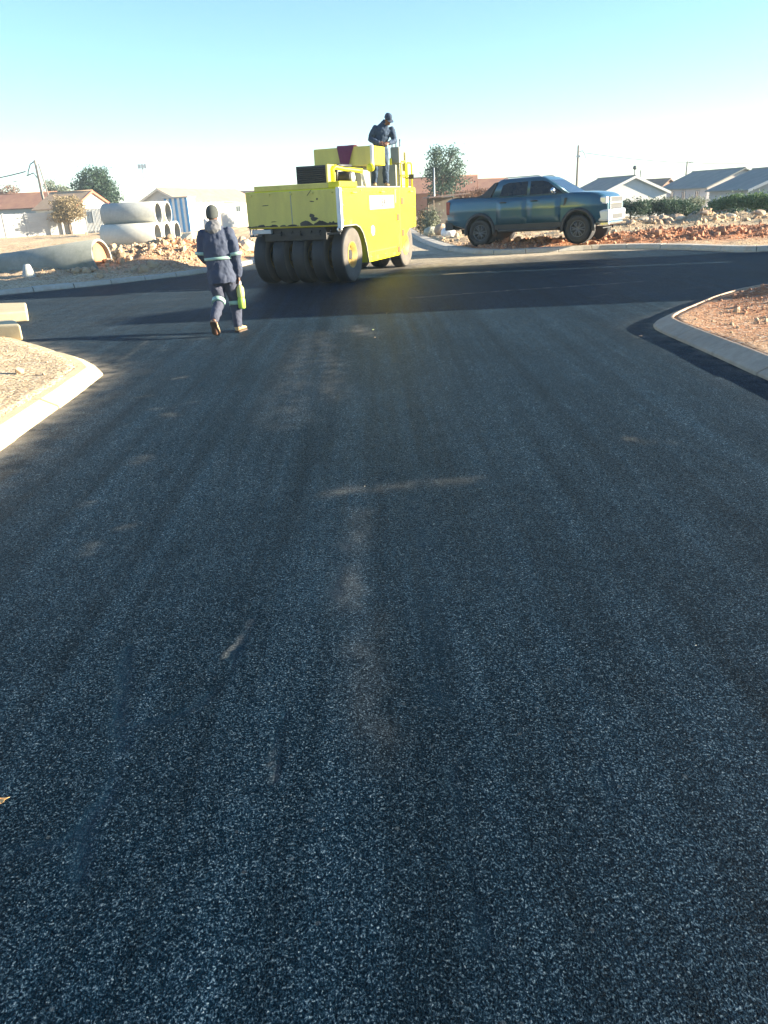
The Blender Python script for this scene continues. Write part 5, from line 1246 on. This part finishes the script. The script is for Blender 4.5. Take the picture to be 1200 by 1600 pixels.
# left
a1 = aty(148, 340, 80); house('gabled_house', 'house with a tan tiled roof and a sunlit white gable edged in red', (a1.x, 80, 0.0), math.radians(70), 5.6, 4.4, 2.3, 1.35, M['plaster_white'], M['roof_tan'], M['fascia_red'], [('front', -0.6, 0.9, 1.0, 1.0, 'window'), ('left', 2.4, 0.9, 1.3, 1.0, 'window')])
a2 = aty(93, 340, 88); house('tiled_house', 'low house with a brown tiled roof at the left edge behind the long wall', (a2.x, 88, 0.0), math.radians(80), 6.5, 12, 2.55, 1.35, M['plaster_grey'], M['roof_red'], None, [('left', 5.5, 1.0, 1.1, 0.9, 'window'), ('left', 2.0, 1.0, 1.0, 0.9, 'window')])
a3 = aty(252, 330, 82); house('long_house', 'long grey house with a tan roof behind the blue shed', (a3.x, 82, -0.1), math.radians(-15), 4.8, 18, 2.45, 1.25, M['plaster_grey'], M['roof_tan'], M['plaster_cream'], [('right', 5, 0.9, 1.2, 1.0, 'window'), ('right', 9, 0.0, 0.9, 2.0, 'door'), ('right', 13, 0.9, 1.2, 1.0, 'window')])
a4 = aty(372, 330, 108); house('tiled_house', 'house with a red tiled roof far behind the walking person', (a4.x, 108, -0.3), math.radians(60), 6.5, 8, 2.4, 1.3, M['plaster_cream'], M['roof_red'], None, [('front', 0, 0.9, 1.0, 1.0, 'window'), ('left', 3, 0.9, 1.2, 1.0, 'window')])
a5 = aty(418, 330, 118); house('tiled_house', 'far tiled house half hidden by the left end of the roller', (a5.x, 118, -0.3), math.radians(75), 6.5, 8, 2.4, 1.5, M['plaster_cream'], M['roof_brown'], None, [('front', 0, 0.9, 1.0, 1.0, 'window')])
# behind the pickup
c1 = aty(742, 320, 78); house('tiled_house', 'red roofed house behind the load bed of the pickup', (c1.x, 78, -0.2), math.radians(82), 6.5, 7, 2.3, 1.25, M['brick'], M['roof_red'], None, [('left', 2.5, 0.9, 1.3, 1.0, 'window')])
c2 = aty(790, 320, 95); house('tiled_house', 'second red roofed house behind the cab of the pickup', (c2.x, 95, -0.3), math.radians(80), 6.5, 9, 2.3, 1.3, M['plaster_pink'], M['roof_red'], None, [('left', 2.5, 0.9, 1.3, 1.0, 'window')])
c3 = aty(668, 320, 90); house('tiled_house', 'pale pinkish house just right of the roller', (c3.x, 90, -0.3), math.radians(70), 6.5, 8, 2.2, 1.1, M['plaster_pink'], M['roof_red'], None, [('front', 0, 0.9, 1.2, 1.0, 'window')])

# left boundary wall of precast panels, its white end panels, sheet metal gate
wl0 = aty(-60, 372, 66); wl1 = aty(112, 369, 70)
bw = thing('boundary_wall', 'long grey precast concrete wall in front of the left houses', 'wall', (wl0.x, wl0.y, 0), math.atan2(wl1.y - wl0.y, wl1.x - wl0.x))
Lw = math.hypot(wl1.x - wl0.x, wl1.y - wl0.y)
pm = MB(); n = max(3, int(Lw / 1.55))
for i in range(n):
    for j in range(6): pm.box(Lw*i/n + 0.07, Lw*(i+1)/n - 0.07, -0.025, 0.025, -0.2 + j*0.36 + 0.004, -0.2 + (j+1)*0.36 - 0.004)
pm.build('panels', M['plaster_grey'], bw)
for i in range(n + 1): MB().box(Lw*i/n - 0.068, Lw*i/n + 0.068, -0.07, 0.07, -0.3, 2.02).build('post', M['plaster_grey'], bw, bevel=0.01)
we = aty(114, 369, 69.5); wf = aty(133, 368, 71)
gp = thing('gate_wall', 'white wall panel at the right end of the long grey wall', 'wall', (we.x, we.y, 0), math.atan2(wf.y - we.y, wf.x - we.x))
Lg = math.hypot(wf.x - we.x, wf.y - we.y)
MB().box(0.25, Lg, -0.05, 0.05, -0.2, 2.0).build('panel', M['plaster_white'], gp, bevel=0.01); MB().box(0.0, 0.14, -0.08, 0.08, -0.2, 2.02).build('post', M['plaster_grey'], gp, bevel=0.01)
gt = aty(137, 365, 71); gu = aty(163, 364, 71.5)
gate = thing('metal_gate', 'dark blue sheet metal gate beside the white wall panel', 'gate', (gt.x, gt.y, 0), math.atan2(gu.y - gt.y, gu.x - gt.x)); Lt = math.hypot(gu.x - gt.x, gu.y - gt.y)
M['gate_blue'] = worn('gate_blue', (0.05, 0.075, 0.11), (0.10, 0.10, 0.10), 0.5, 3, 0.6)
gm = MB()
for i in range(12): gm.box(Lt*i/12 + 0.008, Lt*(i+1)/12 - 0.008, -0.02 - 0.015*(i % 2), 0.02, 0.05, 2.1)
gm.build('sheet', M['gate_blue'], gate)
for x in (0.0, Lt/2, Lt): MB().box(x - 0.04, x + 0.04, -0.06, 0.06, -0.1, 2.25).build('post', M['galv'], gate)
# blue and white shed
M['shed_blue'] = worn('blue_sheet', (0.06, 0.22, 0.44), (0.10, 0.28, 0.48), 0.5, 3, 0.5)
s0 = aty(263, 366, 60); s1 = aty(299, 364, 60)
shed = thing('metal_shed', 'blue and white striped corrugated metal shed behind the pipe stack', 'shed', (s0.x, s0.y, 0), 0); Ls = s1.x - s0.x
MB().box(0, Ls, 0.05, 2.6, -0.1, 2.50).build('wall', M['plaster_white'], shed)
sm3 = MB(); wm3 = MB(); nn = 9
for i in range(nn):
    (sm3 if i % 2 == 0 else wm3).box(Ls*i/nn + 0.004, Ls*(i+1)/nn - 0.004, 0.0 - (0.03 if i % 2 == 0 else 0.0), 0.048, 0.12, 2.46)
sm3.build('blue_strip', M['shed_blue'], shed, bevel=0.015); wm3.build('white_strip', M['white'], shed, bevel=0.015)
MB().box(-0.1, Ls + 0.1, -0.12, 2.7, 2.50, 2.56).build('roof', M['galv'], shed)
# white wall with tan posts running back from the shed
v0 = aty(301, 364, 60.5); v1 = aty(352, 352, 78)
vw = thing('boundary_wall', 'bright white wall with tan posts running back from the blue shed', 'wall', (v0.x, v0.y, 0), math.atan2(v1.y - v0.y, v1.x - v0.x)); Lv = math.hypot(v1.x - v0.x, v1.y - v0.y)
MB().box(0, Lv, 0, 0.12, -0.2, 2.15).build('panels', M['plaster_white'], vw)
for i in range(8): MB().box(Lv*i/7 - 0.12, Lv*i/7 + 0.12, -0.05, 0.17, -0.2, 2.2).build('post', M['plaster_cream'], vw)
u0 = aty(348, 356, 66); u1 = aty(420, 352, 70)
uw = thing('boundary_wall', 'low grey wall behind the head of the walking person', 'wall', (u0.x, u0.y, -0.1), math.atan2(u1.y - u0.y, u1.x - u0.x)); Lu = math.hypot(u1.x - u0.x, u1.y - u0.y)
MB().box(0, Lu, 0, 0.15, -0.2, 1.35).build('panels', M['plaster_grey'], uw); MB().box(-0.02, Lu, -0.03, 0.18, 1.35, 1.43).build('coping', M['plaster_grey'], uw)

# shack, junk and dry brush between roller and pickup
k0 = aty(692, 368, 38)
shack = thing('market_shack', 'makeshift shack with a sagging roof on poles behind the tail of the pickup', 'shack', (k0.x, 38, gz(k0.x, 38)), 0.1)
MB().box(-0.65, 1.25, -0.7, 1.1, 1.52, 1.57, Matrix.Rotation(math.radians(-3), 4, 'Y')).build('roof', M['roof_brown'], shack)
MB().box(-0.5, 1.0, 0.95, 1.0, 0.0, 1.5).build('back_wall', M['wood'], shack)
for x, y in ((-0.55, -0.6), (0.35, -0.62), (1.1, -0.6), (-0.55, 0.9), (1.1, 0.9)): MB().tube([(x, y, -0.1), (x + 0.03, y, 1.5)], 0.035, 7).build('post', M['trunk'], shack)
MB().box(-0.4, 0.3, -0.3, 0.3, 0.5, 0.56).box(-0.35, -0.30, -0.25, 0.25, 0, 0.5).box(0.2, 0.25, -0.25, 0.25, 0, 0.5).build('counter', M['wood'], shack)
for i, (px, py, Y, s_, mt, lab) in enumerate([(700, 366, 33, (0.30, 0.24, 0.24), 'white', 'white sack lying on the ground behind the pickup tail'), (688, 360, 35, (0.28, 0.22, 0.26), 'stone', 'brown sack in front of the makeshift shack'), (672, 358, 36, (0.30, 0.25, 0.22), 'panel_grey', 'grey sack left of the makeshift shack')]):
    p = aty(px, py, Y); m = MB().ball((0, 0, 0), s_, 14, 9); m.ball((0.1, 0.05, s_[2]*0.7), (s_[0]*0.5, s_[1]*0.5, s_[2]*0.4), 10, 7)
    o = m.build('sack', M[mt], None, remesh=0.03, wrinkle=(0.06, 0.12)); o.location = (p.x, p.y, gz(p.x, p.y) + s_[2]*0.7); tag(o, lab, 'sack')
for i, (px, py, Y, blobs, n, mat, lab) in enumerate([
    (674, 366, 37, [(674, 344, 9, 18), (668, 352, 8, 12)], 2200, 'leaf_pale', 'pale dry shrub standing right beside the roller'),
    (662, 366, 39, [(661, 346, 8, 16)], 1500, 'leaf_dry', 'brown dry shrub half hidden by the rear of the roller'),
    (706, 352, 41, [(700, 328, 10, 8), (712, 326, 8, 8)], 1500, 'leaf_dark', 'dark leafy shrub over the makeshift shack'),
    (735, 312, 50, [(728, 306, 14, 5), (752, 302, 16, 6)], 2500, 'leaf_red', 'reddish shrub behind the load bed of the pickup')]):
    bb = aty(px, py, Y); z0 = gz(bb.x, bb.y)
    tree('shrub', lab, 'shrub', (bb.x, bb.y, z0), [bl(bb, *q[:2], q[2], q[3], Y, z0) for q in blobs], n, 0.085, M[mat], 60 + i, 0.03, None, 'foliage', 0.5)

# ------------------------------------------------------------ poles and wires
def pole(name, label, cat, px, pytop, Y, r=0.11, lean=0.0, base=-0.5):
    p = aty(px, pytop, Y); t = thing(name, label, cat, (p.x, Y, 0.0)); top = p.z
    MB().tube([(-lean, 0, base), (0, 0, top)], [r*1.15, r*0.85], 10).build('mast', M['wood'], t); return t, top
t1, z1 = pole('utility_pole', 'tall wooden utility pole rising behind the bonnet of the pickup', 'utility pole', 904, 227, 92, 0.13)
MB().tube([(0, 0, z1 - 0.7), (0.45, 0, z1 - 0.55), (0.75, 0, z1 - 0.95), (0.80, 0, z1 - 1.3)], 0.035, 6).build('bracket', M['wire'], t1)
MB().box(-0.2, 0.2, -0.18, 0.0, z1 - 1.2, z1 - 1.0).build('insulator', M['galv'], t1)
t2, z2 = pole('utility_pole', 'distant utility pole with a transformer box between the right houses', 'utility pole', 1074, 252, 150, 0.15)
MB().box(0.18, 1.1, -0.4, 0.4, z2 - 3.6, z2 - 2.4).build('transformer', M['galv'], t2)
MB().tube([(0, 0, z2 - 0.3), (0.9, 0, z2 - 0.1), (1.1, 0, z2 - 0.3)], 0.06, 6).build('arm', M['wire'], t2)
pA = aty(54, 250, 84); A = thing('utility_pole', 'leaning utility pole with a slanting stay strut behind the left houses', 'utility pole', (pA.x, 84, 0)); zA = pA.z
pAb = aty(66, 305, 84)
MB().tube([(pAb.x - pA.x + 0.35, 0, -0.5), (pAb.x - pA.x, 0, pAb.z), (0, 0, zA)], [0.14, 0.13, 0.10], 10).build('mast', M['wood'], A)
MB().tube([(1.35, -0.3, -0.5), (0.35, -0.1, zA - 0.35)], [0.07, 0.06], 8).build('stay_strut', M['wood'], A)
MB().tube([(0, 0, zA - 0.1), (-0.5, 0, zA - 0.35), (-0.85, 0, zA - 1.0), (-0.95, 0, zA - 1.35)], 0.05, 6).build('jumper_cable', M['wire'], A)
MB().tube([(-1.1, 0, zA - 1.4), (-0.35, 0, zA - 1.15), (-0.1, 0, zA - 1.6)], 0.05, 6).build('bracket', M['wire'], A)
def wire(label, a, b_, sag, r=0.035):
    a = Vector(a); b_ = Vector(b_); n = 24
    pts = [a.lerp(b_, i/n) - Vector((0, 0, sag*4*(i/n)*(1 - i/n))) for i in range(n + 1)]
    o = MB().tube(pts, r, 6).build('overhead_wire', M['wire']); tag(o, label, 'wire'); return o
q0 = aty(915, 239, 92); q1 = aty(1420, 226, 98); wire('overhead wire running right from the pole behind the pickup', q0, q1, 1.5, 0.022)
q0 = aty(40, 268, 84); q1 = aty(-120, 290, 84); wire('overhead wire running left from the leaning pole', q0, q1, 0.3, 0.05)
# lamp masts
pm_ = aty(222, 258, 190); mast = thing('light_mast', 'tall thin floodlight mast far behind the pipe stack', 'light mast', (pm_.x, 190, 0))
MB().tube([(0, 0, -0.5), (0, 0, pm_.z)], [0.22, 0.12], 8).build('mast', M['galv'], mast)
for dx in (-0.7, 0.0, 0.7): MB().box(dx - 0.28, dx + 0.28, -0.2, 0.2, pm_.z - 0.7, pm_.z + 0.2).build('floodlight', M['galv'], mast, bevel=0.05)
pm2 = aty(678, 262, 44); ms2 = thing('thin_pole', 'thin pale pole in front of the open grey green tree', 'pole', (pm2.x, 44, 0))
MB().tube([(0, 0, -0.2), (0, 0, pm2.z)], 0.035, 8).build('mast', M['galv'], ms2)
for px, py, lab in ((992, 262, 'thin aerial with a round head above the white gabled house'), (1001, 266, 'short bare aerial pole above the white gabled house'), (1114, 268, 'small aerial on the ridge of the grey gabled house')):
    p = aty(px, py, 82); a_ = thing('aerial', lab, 'aerial', (p.x, 82, 0)); MB().tube([(0, 0, -1), (0, 0, p.z)], 0.045, 6).build('mast', M['wire'], a_)
    if 'round' in lab: MB().ball((0, 0, p.z), 0.20, 10, 8).build('head', M['wire'], a_)
    elif 'ridge' in lab: MB().tube([(-0.25, 0, p.z - 0.1), (0.3, 0, p.z)], 0.05, 6).build('head', M['wire'], a_)
for px, py, Y, lab in ((30, 284, 120, 'slim street lamp at the left edge beyond the roofs'), (327, 302, 140, 'thin post beyond the long house roof'), (350, 302, 140, 'second thin post beyond the roofs near the walking person')):
    p = aty(px, py, Y); a_ = thing('street_lamp', lab, 'street lamp', (p.x, Y, 0)); MB().tube([(0, 0, -1), (0, 0, p.z)], 0.09, 6).build('mast', M['galv'], a_)
    MB().tube([(0, 0, p.z), (-0.8, 0, p.z + 0.1)], 0.06, 6).build('lamp_arm', M['galv'], a_)

# ------------------------------------------------------------ unseen tipper truck, added and shaped to cast the shadow over the junction
tip = thing('shadow_truck', 'unseen tipper truck added off to the right to cast the junction shadow', 'truck', (13.6, 12.0, 0), 0)
MB().prism([(0.0, 1.15), (6.0, 1.15), (6.15, 3.3), (5.9, 3.45), (2.2, 3.45), (0.8, 3.85), (-0.1, 3.85)], 'x', -1.2, 1.2).build('load_bin', M['panel_grey'], tip, bevel=0.05)  # top outline stepped to shape the cast shadow, highest at the near end
rbm = MB()
for y in (0.6, 1.7, 2.8, 3.9, 5.0):
    for s_ in (-1, 1): rbm.box(s_*1.2 - 0.05, s_*1.2 + 0.05, y, y + 0.12, 1.2, 3.4)
rbm.build('ribs', M['panel_grey'], tip)
cb = MB().prism([(6.35, 0.75), (8.55, 0.75), (8.6, 1.5), (8.3, 2.75), (6.35, 2.85)], 'x', -1.15, 1.15).build('cab', M['white'], tip, bevel=0.06)
MB().prism([(8.585, 1.65), (8.59, 1.65), (8.33, 2.6), (8.32, 2.6)], 'x', -1.0, 1.0).build('windscreen', M['glass'], cb)
for s_ in (-1, 1): MB().box(s_*1.152 - 0.01, s_*1.152 + 0.01, 7.1, 8.2, 1.7, 2.5).build('window', M['glass'], cb)
MB().box(-1.15, 1.15, 8.5, 8.85, 0.45, 0.9).build('bumper', M['black'], tip, bevel=0.04)
MB().box(-0.5, 0.5, 0.2, 8.4, 0.75, 1.12).build('chassis', M['black'], tip)
for y in (1.2, 2.6, 7.6):
    for s_ in (-1, 1): tyre_wheel(tip, s_*1.0, y, 0.52, 0.32, s_)

# ------------------------------------------------------------ litter on the asphalt
lf = at(1, 1252)
m = MB(); vs = [(0.055*math.cos(a)*(1 + 0.25*math.sin(3*a)), 0.03*math.sin(a), 0.006 + 0.012*math.cos(2*a)) for a in [2*math.pi*k/14 for k in range(14)]]
m.add([(0, 0, 0.012)] + vs, [(0, 1 + k, 1 + (k + 1) % 14) for k in range(14)])
M['leaf_orange'] = worn('orange_leaf', (0.60, 0.24, 0.05), (0.75, 0.55, 0.25), 0.7, 30, 0.7)
o = m.build('dry_leaf', M['leaf_orange']); o.location = (lf.x, lf.y, 0.004); so = o.modifiers.new('t', 'SOLIDIFY'); so.thickness = 0.002
o.scale = (0.45, 0.45, 0.45); tag(o, 'orange dry leaf lying on the asphalt at the left edge', 'leaf')
for px, py, s_, mt, lab in ((583, 516, 0.026, 'lime2', 'small yellow scrap lying on the asphalt in front of the roller'), (586, 528, 0.022, 'stone', 'pale paper scrap on the asphalt just nearer than the yellow scrap'), (570, 761, 0.007, 'stone_pale', 'small white sliver on the tan cross mark on the asphalt'), (1001, 526, 0.03, 'stone', 'pale stone on the asphalt beside the corner of the right kerb'), (1087, 1010, 0.005, 'stone_pale', 'tiny white pebble on the asphalt at the right'), (604, 490, 0.014, 'stone', 'white chip on the asphalt in the long shadow')):
    p = at(px, py); me = rock_mesh(int(px), 0.5, 1); me.materials.append(M[mt]); o = bpy.data.objects.new('scrap', me); COL.objects.link(o); o.scale = (s_, s_*0.7, s_*0.5); o.location = (p.x, p.y, s_*0.2 + 0.004); o.rotation_euler = (0, 0, px); tag(o, lab, 'litter')
# ------------------------------------------------------------ thin haze volume, added to imitate a bloom veil over distance and horizon
HAZE = 0.0006
if HAZE:
    m = bpy.data.materials.new('haze_veil'); m.use_nodes = True; nt = m.node_tree; nt.nodes.clear()
    out = nt.nodes.new('ShaderNodeOutputMaterial'); pv = nt.nodes.new('ShaderNodeVolumePrincipled')
    pv.inputs['Color'].default_value = (0.72, 0.90, 1.0, 1); pv.inputs['Density'].default_value = HAZE; pv.inputs['Anisotropy'].default_value = 0.0
    nt.links.new(pv.outputs[0], out.inputs['Volume'])
    hz = MB().box(-320, 320, -40, 420, -3.0, 24).build('haze', m); tag(hz, kind='stuff')
